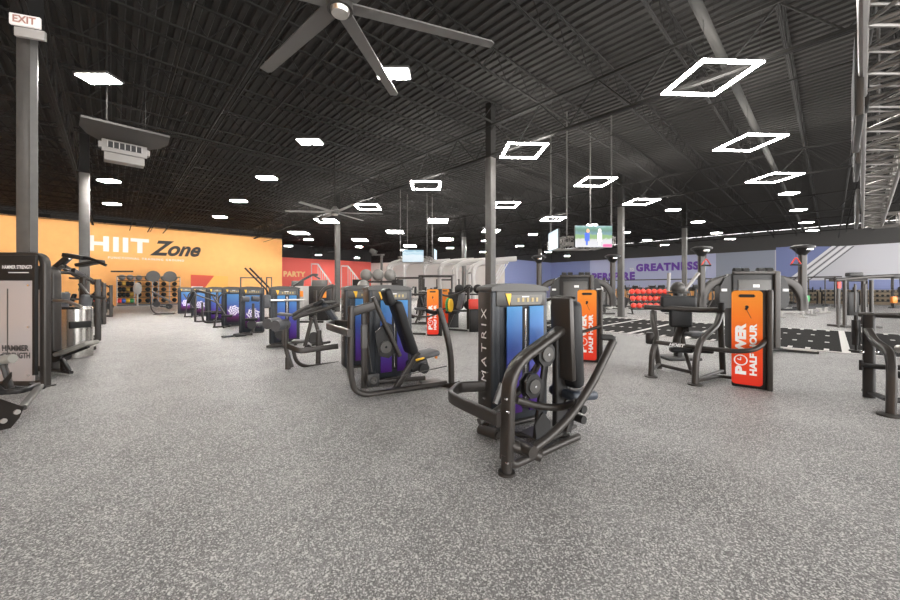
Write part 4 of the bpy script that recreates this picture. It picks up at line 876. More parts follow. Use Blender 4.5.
# steel litter bin
p = G(80.5, 365); p.z = 0; p = Wd(76, 288, 7.75); p.z = 0; t = thing('litter_bin', 'round brushed steel litter bin with dark slot beside the pale bench pad', 'bin', p, R(62))
m = MB(pbr('striped_steel', (.52, .50, .47), .22, .95)); m.cyl((0, 0, .02), (0, 0, 1.05), .27, n=28); m.build('bin_body', t)
m = MB(MATS['striped_steel']); m.cyl((0, 0, 1.05), (0, 0, 1.10), .275, .25, n=28); m.build('lid', t); m = MB(rubber); m.box((0, -.205, .72), (.34, .14, .15), None, .02); m.build('slot', t)
# plate loaded machines down the left aisle
def plate_machine(loc, rot, label, h=1.9, var=0):
    t = thing('plate_loaded_machine', label, 'weight machine', loc, rot, 'plate loaded machines along the left aisle'); m = MB(coat_dark)
    m.rtube([(0, 0, 0), (0, 0, h)], .10, .14, up=(1, 0, 0)); m.rtube([(0, .9, 0), (0, .9, h*.9)], .09, .12, up=(1, 0, 0)); m.rtube([(-1.1, 0, .05), (0, 0, .05), (0, .9, .05), (-1.1, .9, .05)], .07, .08, fr=.05)
    m.rtube([(0, 0, h*.55), (-.6, 0, h*.55)], .07, .07); m.rtube([(-.6, .0, .05), (-.6, 0, h*.8)], .07, .09, up=(0, 1, 0)); m.build('main_frame', t)
    m = MB(coat_dark); m.tube([(-1.0, .1, h*1.12), (-.5, .1, h*1.1), (.0, .1, h*.93), (.02, .1, h*.6)], .04, fr=.15); m.tube([(-1.0, .7, h*1.12), (-.5, .7, h*1.1), (.0, .7, h*.93)], .04, fr=.15); m.build('swing_arm', t)
    pad('backrest', t, (-.35, .3, h*.5), (.12, .3, .62), RY(18), vinyl_beige if var == 0 else vinyl_black); pad('backrest', t, (-.1, .6, h*.48), (.12, .3, .5), RY(18), vinyl_grey); pad('seat', t, (-.2, .45, .5), (.4, .32, .09), None, vinyl_black)
    for z in (.55, h*.72, .9): m = MB(rubber); m.cyl((-.05, .10, z), (-.05, .22, z), .16 if z < .6 else .11, n=18); m.build('weight_plate', t)
    if var != 2: MB(red_m if var == 0 else coat_grey).cyl((-.05, .45, 1.1), (-.05, .45, 1.35), .05).build('sleeve', t)
    m = MB(coat_black); m.rtube([(-.5, .1, h*1.12), (-.3, .5, h*1.02)], .09, .2); m.build('top_bracket', t); return t
for px, d, rot, h, v, lb in ((98, 10.2, 44, 1.75, 0, 'plate loaded machine just right of the steel bin, with pale backrest'), (84, 12.9, 40, 2.0, 2, 'tall plate loaded machine in front of the left wall column'), (104, 14.8, 44, 1.7, 1, 'plate loaded machine behind the one beside the bin'), (111, 18.4, 44, 1.65, 2, 'last plate loaded machine before the orange wall')):
    p = Wd(px, 288, d); p.z = 0; plate_machine(p, R(rot), lb, h, v)
# a high lever machine whose arm rises over the row
p = Wd(66, 288, 8.6); p.z = 0; t = thing('lat_pulldown_machine', 'lever machine with thick slanted arm rising above the tall stack machines', 'weight machine', p, R(10))
m = MB(coat_dark); m.rtube([(-.3, 0, 0), (-.3, 0, 1.6)], .1, .14, up=(1, 0, 0)); m.rtube([(.35, 0, 0), (.35, 0, 1.75)], .08, .1, up=(1, 0, 0)); m.rtube([(-.5, 0, .04), (.6, 0, .04)], .08, .08); m.build('main_frame', t)
m = MB(coat_black); m.rtube([(-.35, -.1, 1.75), (.15, -.1, 2.25)], .16, .12); m.build('swing_arm', t); m = MB(coat_grey); m.rtube([(-.30, -.2, 1.66), (.10, -.2, 2.02)], .07, .07); m.build('swing_arm', t)
m = MB(coat_black); m.box((.25, -.05, 2.25), (.4, .3, .10), RY(10), .02); m.tube([(.1, -.1, 2.3), (.6, -.1, 2.2), (.9, -.1, 2.05)], .035, fr=.1); m.box((.5, 0, 2.1), (.5, .25, .08), RY(-12), .02); m.build('top_bracket', t)
m = MB(chrome); m.ball((.12, -.15, 2.28), .05, 10); m.ball((.2, -.15, 2.2), .04, 10); m.build('knob', t)
m = MB(coat_grey); m.tube([(.35, -.1, 1.6), (.55, -.1, 1.3), (.9, -.1, 1.25)], .035, fr=.1); m.build('lever', t); pad('backrest', t, (0, -.1, 1.15), (.12, .28, .5), RY(10), vinyl_grey); pad('backrest', t, (.5, -.15, 1.1), (.12, .28, .5), RY(10), vinyl_grey)
# ================================================================ storage bays on the orange wall
bx = [(117, 134.5), (134.5, 152.5), (152.5, 158.5), (158.5, 169.5), (169.5, 180)]
zr = Wu(125, 276.5, 40.3).z
rk = thing('storage_rack', 'wide steel storage rack for balls against the orange wall', 'rack', P(40.2, Wu(117, 288, 40.2).dot(V), 0), AV)
vA = Wu(117, 288, 40.2).dot(V); xs_ = [Wu(x, 288, 40.2).dot(V)-vA for x in (117, 134.5, 152.5, 158.5, 169.5, 180)]
for x in xs_: MB(white_coat).rtube([(x, 0, 0), (x, 0, zr)], .07, .07, up=(1, 0, 0)).build('upright', rk)
for z in (.22, .72, 1.18, 1.66, 2.12): MB(coat_dark).box((xs_[-1]/2, .2, z), (xs_[-1], .5, .05), None, .01).build('shelf', rk)
MB(coat_dark).box((xs_[-1]/2, 0, zr), (xs_[-1], .08, .08)).build('top_rail', rk)
MB(coat_grey).box((xs_[-1]/2, .0, .08), (xs_[-1], .12, .14)).build('bottom_rail', rk)
for i, x in enumerate((153.2, 170)):
    xx = Wu(x, 288, 40.2).dot(V)-vA; m = MB(coat_grey); m.cyl((xx, -.06, zr+.05), (xx, 0, zr+.05), .48, n=28); m.build('round_sign', rk)
def rball(x, z, r, mat, lb, grp): 
    b = MB(mat); b.ball((0, 0, 0), r, 12); o = b.build('exercise_ball', None, lb, 'ball', grp, loc=P(40.2, vA, 0)+V*x+U*.2+Vector((0, 0, z+r))); return o
L0 = xs_
for i, (xa, mt, z, r) in enumerate(((.06, 0, 2.145, .24), (.45, 0, 2.145, .24))):
    pass
bp0 = None
def put(x, z, r, mt, lb, grp):
    rball(x, z, r, mt, lb, grp)
W1 = xs_[1]
for k, f in enumerate((.28, .75)): put(W1*f, 2.145, .24, ball_grey, ('left' if k == 0 else 'right')+' grey ball on top of the leftmost ball bay', 'large grey balls on the top shelf')
for k, (mt, nm) in enumerate(((red_m, 'red'), (blue_m, 'blue'), (yellow_m, 'yellow'), (green_m, 'green'))): put(W1*(.14+.24*k), .245, .2, mt, nm+' weighted ball on the bottom shelf of the leftmost bay', 'coloured weighted balls')
for z, r in ((.745, .19), (1.205, .19), (1.685, .19)):
    for k in range(4): put(W1*(.16+.23*k), z, r, rubber if (k+int(z*2)) % 4 else pbr('ochre_ball', (.5, .3, .05), .5), 'black medicine ball in the leftmost ball bay', 'medicine balls in the leftmost bay')
for b_ in range(1, 5):
    a, c = xs_[b_], xs_[b_+1]; n = max(1, int((c-a)/.55))
    for j in range(n): put(a+(c-a)*(j+.5)/n, 2.145, .23, ball_grey, 'large grey ball on the top shelf right of the leftmost bay', 'large grey balls further along the top shelf')
    for z in (.245, .745, 1.205, 1.685):
        n = max(1, int((c-a)/.40))
        for j in range(n): put(a+(c-a)*(j+.5)/n, z, .185, rubber, 'black medicine ball in the bays right of the leftmost', 'medicine balls in the right bays')
# small wall signs over the rack
m = MB(coat_black)
for k in range(6): a = Wu(113+k*3.6, 271.4, UW-.02); m.box(a, (.28, .02, .12), Matrix.Rotation(AV, 3, 'Z'))
m.build('wall_notice', label='line of small black words above the leftmost ball bay', cat='notice', flat=True)
# white folded mascot-free towel shape: standing white sack between bays
p = P(39.5, Wu(137.5, 288, 39.5).dot(V), 0); t = MB(white_coat); t.ball((0, 0, 1.45), .34, 12, (1, .6, 1.5)); t.cyl((0, 0, 0), (0, 0, 1.1), .06); t.build('white_bag', None, 'white hanging bag on a post before the storage rack', 'bag', loc=p)
# ================================================================ cable towers behind the second row
def cable_station(px, d, rot, label, w=1.0, h=1.87):
    o = Wd(px, 288, d); o.z = 0; t = thing('cable_station', label, 'weight machine', o, rot)
    m = MB(coat_black); m.box((0, .12, h/2), (w, .35, h-.03), None, .04); m.build('centre_body', t)
    MB(coat_grey).box((-.03, -.07, h*.55), (w*.72, .02, h*.72), None, .01).build('front_panel', t)
    m = MB(coat_dark); m.rtube([(w*.45, -.05, 0), (w*.45, -.05, h+.02)], .12, .14, up=(1, 0, 0)); m.box((0, -.05, h), (w, .1, .08), None, .02); m.build('corner_post', t)
    for s_ in (-1, 1):
        m = MB(coat_black); prof = [(0, 1.0), (.20, 1.02), (.27, 1.2), (.25, h-.34), (.15, h-.12), (0, h-.02)]
        m.prism([(s_*(w/2)+s_*a, b) for a, b in prof], (0, .1, 0), (1, 0, 0), (0, 0, 1), .22); m.build('side_wing', t)
        MB(white_m).box((s_*(w/2+.17), -.02, h-.42), (.12, .01, .06)).build('sticker', t, flat=True)
        m = MB(coat_dark); x = s_*(w/2+.62); m.rtube([(x, .1, 1.0), (x, .1, 2.3)], .12, .15, up=(1, 0, 0)); m.rtube([(s_*(w/2+.1), .1, 1.72), (s_*(w/2+.42), .1, 1.62), (x, .1, 1.28), (x, .1, .95)], .2, .12, fr=.25, up=(0, 1, 0)); m.build('mast', t)
        m = MB(coat_black); m.cyl((x, .1, 2.46), (x, .1, 2.50), .23, n=24); m.cyl((x, .1, 2.50), (x, .1, 2.54), .23, .15, n=24); m.cyl((x, .1, 2.28), (x, .1, 2.46), .06, .20, n=20); m.build('mast_head', t); MB(chrome).box((x, -.1, 2.42), (.14, .06, .07), None, .02).build('pulley', t)
        for q in (-1, 1): MB(rubber).cyl((s_*.26+q*.09-.07, .05, h+.06), (s_*.26+q*.09+.07, .05, h+.06), .065).build('roller', t)
    MB(white_m).box((0, -.083, h-.32), (.14, .006, .07)).build('sticker', t, flat=True)
    m = MB(coat_black); m.rtube([(-.5, 0, .04), (.55, 0, .04)], .4, .05); m.rtube([(.4, -.1, .04), (1.05, -.42, .035)], .16, .05); m.build('base', t); m = MB(steel); m.rtube([(.5, -.2, .08), (1.0, -.45, .06)], .05, .02); m.build('base_trim', t)
    return t
cable_station(754, 8.7, R(-8), 'large dark cable station with two masts behind the right POWER panel')
cable_station(576, 11.2, R(-8), 'large dark cable station with two masts behind the nearest machine')
# red training handles hanging near the masts
for px, py, d, lb in ((706, 263, 8.9, 'red triangular suspension handle left of the letters\' grey wall'), (796, 262, 8.2, 'red suspension handle hanging right of the right mast')):
    m = MB(red_m); c = Wd(px, py, d); m.tube([c+Vector((-.12, 0, -.06)), c+Vector((0, 0, .12)), c+Vector((.12, 0, -.06))], .014, n=6); m.use(rubber).cyl(c+Vector((-.12, 0, -.06)), c+Vector((.12, 0, -.06)), .022); m.sweep([c+Vector((0, 0, .12)), Vector((c.x, c.y, 2.42))], circle(.006, 5)); m.build('suspension_handle', label=lb, cat='training handle')
# hex bell rack with red bells
F2 = Wd(650.5, 288, 20.5); F2.z = 0; t = thing('bell_rack', 'three tier black rack carrying red weights at the far edge of the turf', 'rack', F2, R(-4)); m = MB(coat_black)
for z in (.35, .75, 1.15): m.box((0, .25*(z-.35), z-.03), (2.3, .36, .05), RX(12))
for x in (-1.05, 1.05): m.rtube([(x, -.15, 0), (x, .35, 1.15)], .08, .08, up=(1, 0, 0)); m.box((x, .1, .02), (.1, .7, .04))
m.build('frame', t)
def bell(loc, r): 
    m = MB(red_m); m.ball((0, 0, r), r, 12, (1, .9, 1)); m.use(coat_black).tube([(-r*.6, 0, r*1.7), (-r*.5, 0, r*2.3), (r*.5, 0, r*2.3), (r*.6, 0, r*1.7)], r*.13, fr=r*.3, n=6); return m
me_ = bell(None, .155).mesh('bell')
for k, (z, n) in enumerate(((.32, 7), (.72, 7), (1.12, 7))):
    for j in range(n):
        o = bpy.data.objects.new('kettlebell', me_); C.objects.link(o); o.location = F2+Vector((-.97+j*.323, .25*(z-.32), z+.025)); tag(o, 'red kettlebell on the %s tier of the rack beside the turf' % ('bottom', 'middle', 'top')[k], 'kettlebell', 'red kettlebells, %s tier' % ('bottom', 'middle', 'top')[k])
# ================================================================ big cable crossover at the right
ox = Wd(868, 288, 13.5); ox.z = 0; t = thing('cable_crossover', 'wide cable crossover frame with pull-up arms in front of the white wall', 'weight machine', ox, R(-6)); dd = 13.5; mx = lambda px: (px-868)*dd/FPX; mz = lambda py: EYE+(HZ-py)*dd/FPX
m = MB(coat_dark); zt = mz(280)
for px in (847, 853, 876, 871): m.rtube([(mx(px), .0 if px in (847, 871) else .5, 0), (mx(px), .0 if px in (847, 871) else .5, zt)], .10, .10, up=(1, 0, 0))
m.rtube([(mx(838), 0, zt), (mx(868), 0, mz(277)), (mx(896), 0, mz(275.5))], .12, .12); m.rtube([(mx(845), .5, zt), (mx(878), .5, zt)], .10, .10); m.box((mx(849), .25, .04), (.35, .7, .08), None, .01); m.box((mx(874), .25, .04), (.35, .7, .08), None, .01); m.build('frame', t)
m = MB(coat_grey)
for px in (839, 854, 863): m.rtube([(mx(px), -.1, 0 if px == 839 else .6), (mx(px), -.1, mz(284))], .06, .06, up=(1, 0, 0))
m.build('guide_rail', t); m = MB(coat_black); m.box((mx(858), .1, mz(274.5)), (.5, .2, .16), None, .04); m.build('pulley_block', t); m = MB(coat_black); m.box((mx(893), 0, mz(276.5)), (.3, .14, .16), None, .04); m.build('pulley_block', t); m = MB(coat_black); m.box((mx(858), .2, .9), (.35, .2, .9), None, .02); m.build('weight_stack', t)
MB(red_m).box((mx(839), -.13, mz(285)), (.10, .05, .25)).build('tag', t, 'red tag'); m = MB(coat_black); m.sweep([(mx(896), 0, mz(277)), (mx(897), 0, mz(300))], circle(.012, 5)); m.cyl((mx(897), 0, mz(296)), (mx(897), 0, mz(287)), .06); m.build('cable', t)
# long black rail crossing in front of the right wall
a = Wv(605, 281, 40.0); b = Wv(842, 278.5, 40.0); a.z = b.z = 2.35; m = MB(coat_dark); m.rtube([a, b], .1, .1)
for f in (.02, .35, .7, .98): q = a+(b-a)*f; m.rtube([q, (q.x, q.y, 0)], .09, .09, up=(1, 0, 0))
m.build('pull_up_rig', label='long dark pull-up rail on posts before the slogan wall', cat='rig')
# ================================================================ generic floor machines in the distance
def treadmill():
    t = thing('treadmill', 'grey treadmill in the line along the right wall', 'treadmill', group='treadmills along the right wall'); m = MB(coat_black); m.box((0, 0, .14), (.8, 1.9, .16), None, .04); m.build('deck', t)
    m = MB(coat_grey)
    for x in (-.38, .38): m.rtube([(x, .7, .15), (x, .85, 1.2), (x, .45, 1.15)], .07, .1, fr=.08, up=(1, 0, 0))
    m.build('upright', t); m = MB(coat_black); m.box((0, .78, 1.38), (.8, .10, .45), RX(-20), .05); m.build('console', t); MB(coat_grey).box((0, .71, 1.40), (.5, .02, .28), RX(-20)).build('screen', t); return t
def bike():
    t = thing('elliptical_trainer', 'dark elliptical trainer beyond the turf', 'elliptical', group='elliptical trainers beyond the turf'); m = MB(coat_dark); m.rtube([(0, -.9, .06), (0, .9, .06)], .12, .1); m.rtube([(-.4, -.9, .05), (.4, -.9, .05)], .08, .08); m.rtube([(-.4, .9, .05), (.4, .9, .05)], .08, .08); m.rtube([(0, .5, .1), (0, .62, 1.45)], .12, .16, up=(1, 0, 0)); m.build('frame', t)
    for s_ in (-1, 1): m = MB(coat_grey); m.tube([(s_*.28, .2, .3), (s_*.28, .5, 1.0), (s_*.3, .25, 1.65), (s_*.25, .1, 1.75)], .03, fr=.15, n=6); m.build('handle', t)
    MB(coat_black).cyl((-.12, .45, .45), (.12, .45, .45), .36, n=18).build('flywheel_cover', t); MB(coat_black).box((0, .6, 1.55), (.5, .08, .35), RX(-20), .04).build('console', t); return t
def bench():
    t = thing('flat_bench', 'flat black bench on a pale frame beyond the turf', 'bench', group='benches beyond the turf'); m = MB(white_coat); m.rtube([(-.55, 0, .3), (.55, 0, .3)], .07, .07); m.rtube([(-.5, -.25, .04), (-.5, .25, .04)], .06, .06); m.rtube([(.5, -.25, .04), (.5, .25, .04)], .06, .06)
    for x in (-.5, .5): m.rtube([(x, 0, .05), (x, 0, .3)], .06, .06, up=(1, 0, 0))
    m.build('frame', t); pad('bench_pad', t, (0, 0, .42), (1.25, .3, .1), None, vinyl_black); return t
def squat_rack(mat=coat_dark, nm='squat_rack', lb='', cat='rack', grp=None, h=2.3, w=1.3):
    t = thing(nm, lb, cat, group=grp); m = MB(mat)
    for x in (-w/2, w/2):
        for y in (-.5, .5): m.rtube([(x, y, 0), (x, y, h)], .08, .08, up=(1, 0, 0))
        m.rtube([(x, -.5, h), (x, .5, h)], .08, .08); m.rtube([(x, -.6, .05), (x, .6, .05)], .08, .08)
    m.rtube([(-w/2, -.5, h), (w/2, -.5, h)], .08, .08); m.rtube([(-w/2, .5, h), (w/2, .5, h)], .08, .08); m.build('frame', t)
    m = MB(steel); m.cyl((-1.05, -.56, 1.35), (1.05, -.56, 1.35), .018, n=8); m.build('barbell_rod', t)
    for s_ in (-1, 1): MB(rubber).cyl((s_*.88, -.56, 1.35), (s_*.96, -.56, 1.35), .22, n=18).build('weight_plate', t)
    return t
def near(px, d, z=0): p = Wd(px, 288, d); p.z = z; return p
tm = treadmill(); el = bike(); be = bench()
k = 0
for i in range(17):
    w_ = P(Wv(600, 288, 46.5).dot(U)-i*1.12, 46.5)
    if i == 0: tm.location = w_; tm.rotation_euler.z = AV-PI/2
    else: dup(tm, w_, AV-PI/2, 'grey treadmill in the line along the right wall', 'treadmills along the right wall')
for i, (px, d) in enumerate(((606, 25), (612, 29), (627, 28), (637, 33), (652, 32), (659, 28), (676, 28), (688, 24.5), (697, 28.5), (706, 22), (716, 26))):
    w_ = near(px, d)
    if i == 0: el.location = w_; el.rotation_euler.z = R(120)
    else: dup(el, w_, R(100+13*i), 'dark elliptical trainer beyond the turf', 'elliptical trainers beyond the turf')
for i, (px, d, r) in enumerate(((792, 18.0, -5), (804, 19.5, 10), (812, 21, 0), (783, 21, 20), (826, 22, 40))):
    w_ = near(px, d)
    if i == 0: be.location = w_; be.rotation_euler.z = R(r); be['label'] = 'flat bench on pale frame nearest the big cable station'
    else: dup(be, w_, R(r), ('second flat bench right behind the nearest one', 'third flat bench before the white wall racks', 'flat bench half behind the cable station mast', 'turned flat bench left of the cable crossover')[i-1])
# dumbbell racks and boxes before the white wall
def db_rack():
    t = thing('dumbbell_rack', 'long black dumbbell rack before the white wall', 'rack', group='dumbbell racks before the white wall'); m = MB(coat_black)
    for z in (.35, .75, 1.15): m.box((0, (z-.35)*.3, z), (2.4, .4, .05))
    for x in (-1.15, 1.15): m.rtube([(x, -.2, 0), (x, .35, 1.2)], .08, .1, up=(1, 0, 0))
    m.build('frame', t)
    return t
dm = MB(rubber); dm.cyl((-.05, -.17, 0), (-.05, -.07, 0), .085, n=10); dm.cyl((-.05, .07, 0), (-.05, .17, 0), .085, n=10); dm.use(chrome).cyl((-.05, -.07, 0), (-.05, .07, 0), .018, n=6); dme = dm.mesh('dumbbell')
dr0 = db_rack()
for i in range(4):
    w_ = P(Wv(800, 288, 47.8).dot(U)-i*2.6, 47.8); ang = AU+PI
    if i == 0: r_ = dr0; r_.location = w_; r_.rotation_euler.z = ang
    else: r_ = dup(dr0, w_, ang, 'long black dumbbell rack before the white wall', 'dumbbell racks before the white wall')
    for zi, z in enumerate((.35, .75, 1.15)):
        for j in range(8):
            o = bpy.data.objects.new('dumbbell', dme); C.objects.link(o); l = Vector((-1.02+j*.29+.05, (z-.35)*.3, z+.11)); o.location = w_+Matrix.Rotation(ang, 3, 'Z')@l; o.rotation_euler.z = ang; tag(o, 'black dumbbell on the racks before the white wall', 'dumbbell', 'dumbbells before the white wall')
# power racks before the white wall with coloured plates
colr = (green_m, yellow_m, orange_m, red_m, green_m, white_coat)
sr = squat_rack(lb='dark squat rack in the line before the white wall', grp='squat racks before the white wall')
for i in range(4):
    w_ = P(Wv(798, 288, 44).dot(U)-i*2.3, 44)
    if i == 0: sr.location = w_; sr.rotation_euler.z = AU+PI; r_ = sr
    else: r_ = dup(sr, w_, AU+PI, 'dark squat rack in the line before the white wall', 'squat racks before the white wall')
    p = w_-V*1.6-U*.6; m = MB(colr[i % 6]); m.box((0, 0, .62), (.36, .2, .5), None, .05); m.use(coat_black).rtube([(0, .0, 0), (0, 0, .4)], .1, .1, up=(1, 0, 0)); m.box((0, 0, .02), (.5, .3, .04)); m.build('plyo_stand', None, '%s upright plate holder before the white wall racks' % ('green', 'yellow', 'orange', 'red', 'second green', 'white', 'farther green')[i], 'plate holder', loc=p)
# ================================================================ middle distance: white racks, ball shelves, rig
def canopy_rack(px, d, rot, label):
    t = thing('canopy_rack', label, 'rack', near(px, d), rot, 'white inverted-L racks before the pale wall'); z = EYE+(HZ-262)*d/FPX
    for y in (0, 1.6): m = MB(white_coat); m.rtube([(0, y, 0), (0, y, z-.3)], .34, .16, up=(1, 0, 0)); m.build('column_post', t)
    for y in (0, 1.6): m = MB(white_coat); m.rtube([(0, y, z-.5), (.1, y, z-.15), (.6, y, z+.05), (1.9, y, z+.15)], .22, .2, fr=.4, up=(0, 1, 0)); m.build('canopy_arm', t)
    m = MB(coat_dark); m.rtube([(.0, .2, 2.2), (0, 1.5, 2.2)], .08, .08); m.box((0, .8, .9), (.1, 1.4, .06)); m.build('cross_rail', t); return t
for px, d, lb in ((473, 15.5, 'white canopy rack just left of the nearest tower'), (456, 18, 'white canopy rack second left of the nearest tower'), (440, 20, 'white canopy rack behind the farther orange panel'), (424, 26, 'white canopy rack under the far television'), (404, 27, 'white canopy rack left of the far television'), (388, 23.5, 'leftmost white canopy rack beside the grey balls')):
    canopy_rack(px, d, R(4), lb)
def ball_shelf(px, d, n, r, z0s, mat, label, bl, grp, sh=coat_black):
    o = near(px, d); t = thing('ball_shelf', label, 'rack', o, 0); w = n*2*r+.1; m = MB(sh)
    for z in z0s: m.box((0, 0, z-.03), (w, .45, .06))
    for x in (-w/2, w/2): m.rtube([(x, 0, 0), (x, 0, z0s[-1]+.05)], .06, .4, up=(1, 0, 0))
    m.build('frame', t); me = MB(mat).ball((0, 0, 0), r, 16).mesh('ball')
    for zi, z in enumerate(z0s):
        for j in range(n):
            b = bpy.data.objects.new('stability_ball', me); C.objects.link(b); b.location = o+Vector(((j-(n-1)/2)*2*r, 0, z+r)); tag(b, bl % (('upper' if zi == len(z0s)-1 else 'lower'), ('left', 'middle', 'right', 'fourth')[j]), 'ball', grp)
z1 = EYE+(HZ-293.5)*13.6/FPX
ball_shelf(468.5, 13.6, 3, .175, (z1-.62, z1), rubber, 'black shelf of dark balls left of the nearest tower', '%s shelf %s dark ball beside the nearest tower', 'dark balls')
dsh = 12.0; z2 = EYE+(HZ-281)*dsh/FPX
ball_shelf(378, dsh, 3, .20, (z2,), ball_grey, 'shelf of grey balls above the middle towers', '%s shelf %s grey ball above the middle towers', 'grey stability balls')
p = near(363.5, dsh-.3); m = MB(coat_black); m.rtube([(0, 0, 0), (0, 0, 1.34)], .08, .08, up=(1, 0, 0)); m.box((0, 0, .02), (.5, .5, .04)); m.cyl((0, 0, 1.34), (0, 0, 1.37), .12); m.build('ball_stand', None, 'thin black stand under the single pale ball', 'stand', loc=p); MB(ball_grey).ball((0, 0, 1.37+.2), .2, 16).build('stability_ball', None, 'single grey ball left of the three on the shelf', 'ball', loc=p)
# camera-like beacon and pole over the balls
p = near(381.5, 26); m = MB(coat_grey); zt = EYE+(HZ-255)*26/FPX; m.rtube([(0, 0, 0), (0, 0, zt)], .16, .16, up=(1, 0, 0)); m.rtube([(-.7, 0, zt), (.2, 0, zt)], .12, .12); m.box((-.6, 0, zt+.25), (.5, .3, .35), RY(30), .03); m.build('boom_pole', None, 'grey pole with a boxy head above the grey balls', 'pole', loc=p)
# dark rig left of the orange panels
sr2 = squat_rack(lb='dark rig frame behind the orange panels', nm='training_rig', h=2.06, w=1.5); sr2.location = near(436, 17.0)
o = dup(sr2, near(410, 20.0), 0, 'dark rig frame left of the orange panels'); o = dup(sr2, near(448, 24.5), 0, 'dark rig frame left of the dark ball shelf')
for px, d, mt, lb in ((420, 14.5, vinyl_grey, 'grey bodied machine left of the orange panels'), (398, 15.8, vinyl_black, 'black machine between the middle tower and the orange panel'), (452, 12.5, vinyl_black, 'machine with green and yellow wheel left of the nearest tower')):
    t = thing('seated_machine', lb, 'weight machine', near(px, d), R(-20 if px > 440 else 10)); m = MB(coat_dark); m.rtube([(-.7, 0, .6), (-.6, -.1, .08), (.6, -.1, .05)], .06, .08, fr=.2, up=(0, 1, 0)); m.rtube([(.5, .3, .05), (.5, .3, 1.5)], .08, .1, up=(1, 0, 0)); m.rtube([(-.6, 0, .05), (-.65, 0, 1.35)], .06, .08, up=(1, 0, 0)); m.tube([(-.65, 0, 1.35), (-.1, -.1, 1.2), (.4, -.1, 1.35), (.7, -.1, 1.55)], .035, fr=.2); m.rtube([(-.2, 0, .05), (.1, 0, .7)], .07, .08, up=(1, 0, 0)); m.build('main_frame', t)
    pad('backrest', t, (.28, .1, 1.05), (.14, .32, .6), RY(12), vinyl_grey); pad('seat', t, (0, .05, .66), (.45, .36, .1), None, mt)
    if px == 452: MB(green_m).cyl((-.12, -.1, .92), (-.08, -.1, .92), .24, n=20).build('resistance_wheel', t, 'green wheel'); MB(yellow_m).cyl((-.02, -.16, .9), (.03, -.16, .9), .23, n=20).build('resistance_wheel', t, 'yellow wheel')
p = near(474.5, 12.3); m = MB(red_m); m.box((0, 0, .95), (.4, .3, .34), None, .03); m.use(coat_black); m.box((0, 0, .39), (.36, .26, .78), None, .02); m.build('wipe_dispenser', None, 'red topped dispenser beside the nearest tower', 'dispenser', loc=p)
# two slanted black bars (climber) in front of the orange wall
p = near(252, 17.0); zq = lambda py: EYE+(HZ-py)*17/FPX
t = thing('ladder_climber', 'climber with two long slanted black rails before the orange wall', 'climber', p, 0); 
for dx in (0, .22): m = MB(coat_black); m.rtube([(-.33+dx, 0, zq(268)), (.55+dx, .3, zq(290)), (.95+dx, .5, .05)], .07, .09, up=(0, 1, 0), fr=.1); m.build('side_rail', t)
m = MB(coat_dark); m.box((.9, .5, .06), (.9, .7, .1), None, .02); m.rtube([(1.0, .5, .1), (.6, .5, 1.45)], .1, .1, up=(1, 0, 0)); m.build('base', t)
# lever arm rising by the red wall and treadmill block beneath
p = near(305, 15.5); zq = lambda py: EYE+(HZ-py)*15.5/FPX
t = thing('lever_row_machine', 'machine with long thin arm rising in front of the PARTY wall', 'weight machine', p, 0); m = MB(coat_dark); m.rtube([(-.5, 0, 0), (-.5, 0, zq(287))], .1, .12, up=(1, 0, 0)); m.rtube([(-.8, 0, .04), (.8, 0, .04)], .1, .08); m.rtube([(.45, 0, .05), (.45, 0, 1.4)], .1, .12, up=(1, 0, 0)); m.build('main_frame', t); m = MB(coat_grey); m.tube([(-.5, 0, zq(286)), (-.1, 0, zq(280)), (.35, 0, zq(274.5)), (.55, 0, zq(275))], .05, fr=.2); m.tube([(.35, 0, zq(275)), (.65, 0, zq(279))], .03); m.build('lever_arm', t); pad('seat', t, (0, 0, .6), (.5, .4, .1), None, vinyl_black)
for px, w_, d, lb in ((322, .9, 17, 'dark boxy console machine under the left stair rails'), (300, .8, 19, 'pale boxy machine in front of the PARTY wall')):
    t = thing('stair_climber', lb, 'stair climber', near(px, d), 0); m = MB(coat_black if px > 310 else white_coat); m.box((0, 0, .8), (w_, 1.0, 1.6), None, .05); m.build('housing', t); m = MB(coat_grey); m.box((0, -.3, 1.72), (w_*.8, .1, .3), RX(-15), .03); m.build('console', t); MB(orange_m).box((.25, -.51, 1.2), (.25, .02, .3)).build('decal', t)
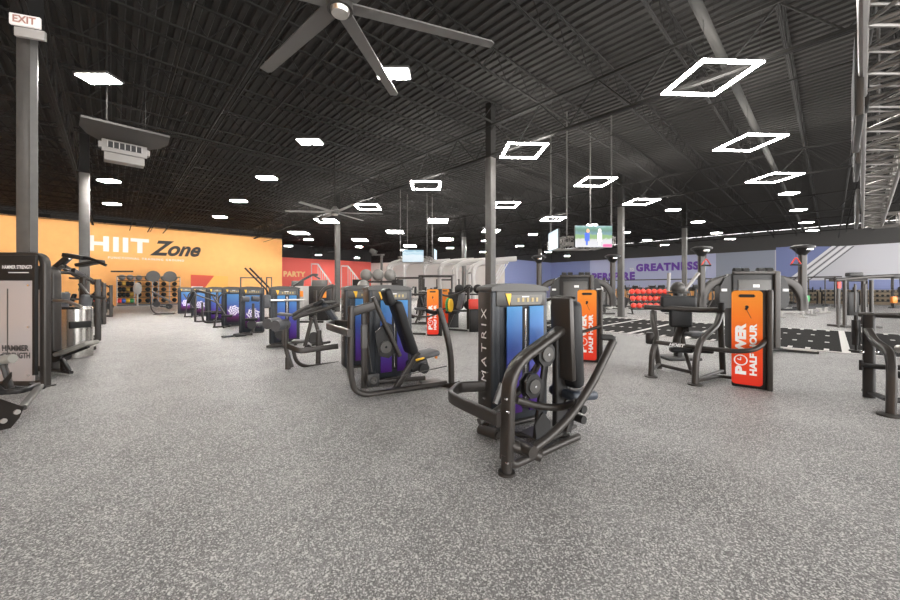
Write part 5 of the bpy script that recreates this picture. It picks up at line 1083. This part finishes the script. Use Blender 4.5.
# white stair railings by the red wall
for px0, px1, ya, yb, d, lb in ((318, 331, 264, 283, 33, 'left white stair rail in front of the red wall'), (348, 361, 266, 283, 33, 'right white stair rail in front of the red wall')):
    t = thing('stair_rail', lb, 'railing', near(px0, d), R(0)); zq = lambda py: EYE+(HZ-py)*d/FPX; wx = (px1-px0)*d/FPX; m = MB(white_coat)
    m.rtube([(0, 0, zq(ya)), (wx, 0, zq(yb))], .12, .14, up=(0, 1, 0)); m.rtube([(-.6, 0, zq(ya)), (0, 0, zq(ya))], .08, .1); 
    for k in range(7): f = k/6; m.rtube([(wx*f, 0, 0), (wx*f, 0, zq(ya)+(zq(yb)-zq(ya))*f)], .05, .05, up=(1, 0, 0))
    m.rtube([(-.6, 0, 0), (-.6, 0, zq(ya))], .06, .06, up=(1, 0, 0)); m.build('rail_frame', t)
# machines between nearest station and turf
for px, d, lb, s_ in ((606, 20.5, 'pale tall cable column left of the turf-side column', 1), (598, 23, 'second cable column behind the orange panel', 1)):
    t = thing('cable_column', lb, 'weight machine', near(px, d), 0); m = MB(coat_dark); m.rtube([(0, .2, 0), (0, .2, 2.1)], .12, .12, up=(1, 0, 0)); m.rtube([(-.5, 0, .04), (.5, 0, .04)], .1, .08); m.build('frame', t); MB(white_coat).box((.22, 0, .95), (.22, .2, 1.3), None, .02).build('weight_cover', t); MB(coat_grey).box((-.25, 0, .8), (.3, .3, .9), None, .03).build('stack_cover', t); pad('seat', t, (-.1, -.4, .5), (.4, .3, .1), None, vinyl_black)
# foot roller on the floor behind the nearest pad
WORLD = 1.0; EXPO = 3.05
# ================================================================ camera, world
cam = bpy.data.cameras.new('camera'); co = bpy.data.objects.new('camera', cam); C.objects.link(co)
co.location = (0, 0, EYE); co.rotation_euler = (PI/2, 0, 0); cam.lens = 36*FPX/900; cam.sensor_width = 36; cam.shift_y = -(300-HZ)/900; cam.clip_end = 200
bpy.context.scene.camera = co
w = bpy.data.worlds.new('world'); bpy.context.scene.world = w; w.use_nodes = True
w.node_tree.nodes['Background'].inputs[0].default_value = (1, .98, .96, 1); w.node_tree.nodes['Background'].inputs[1].default_value = WORLD
s = bpy.context.scene; s.view_settings.view_transform = 'Standard'; s.view_settings.look = 'None'; s.view_settings.exposure = EXPO; s.view_settings.gamma = 1
s.cycles.use_denoising = True; s.cycles.max_bounces = 6; s.cycles.sample_clamp_indirect = 6
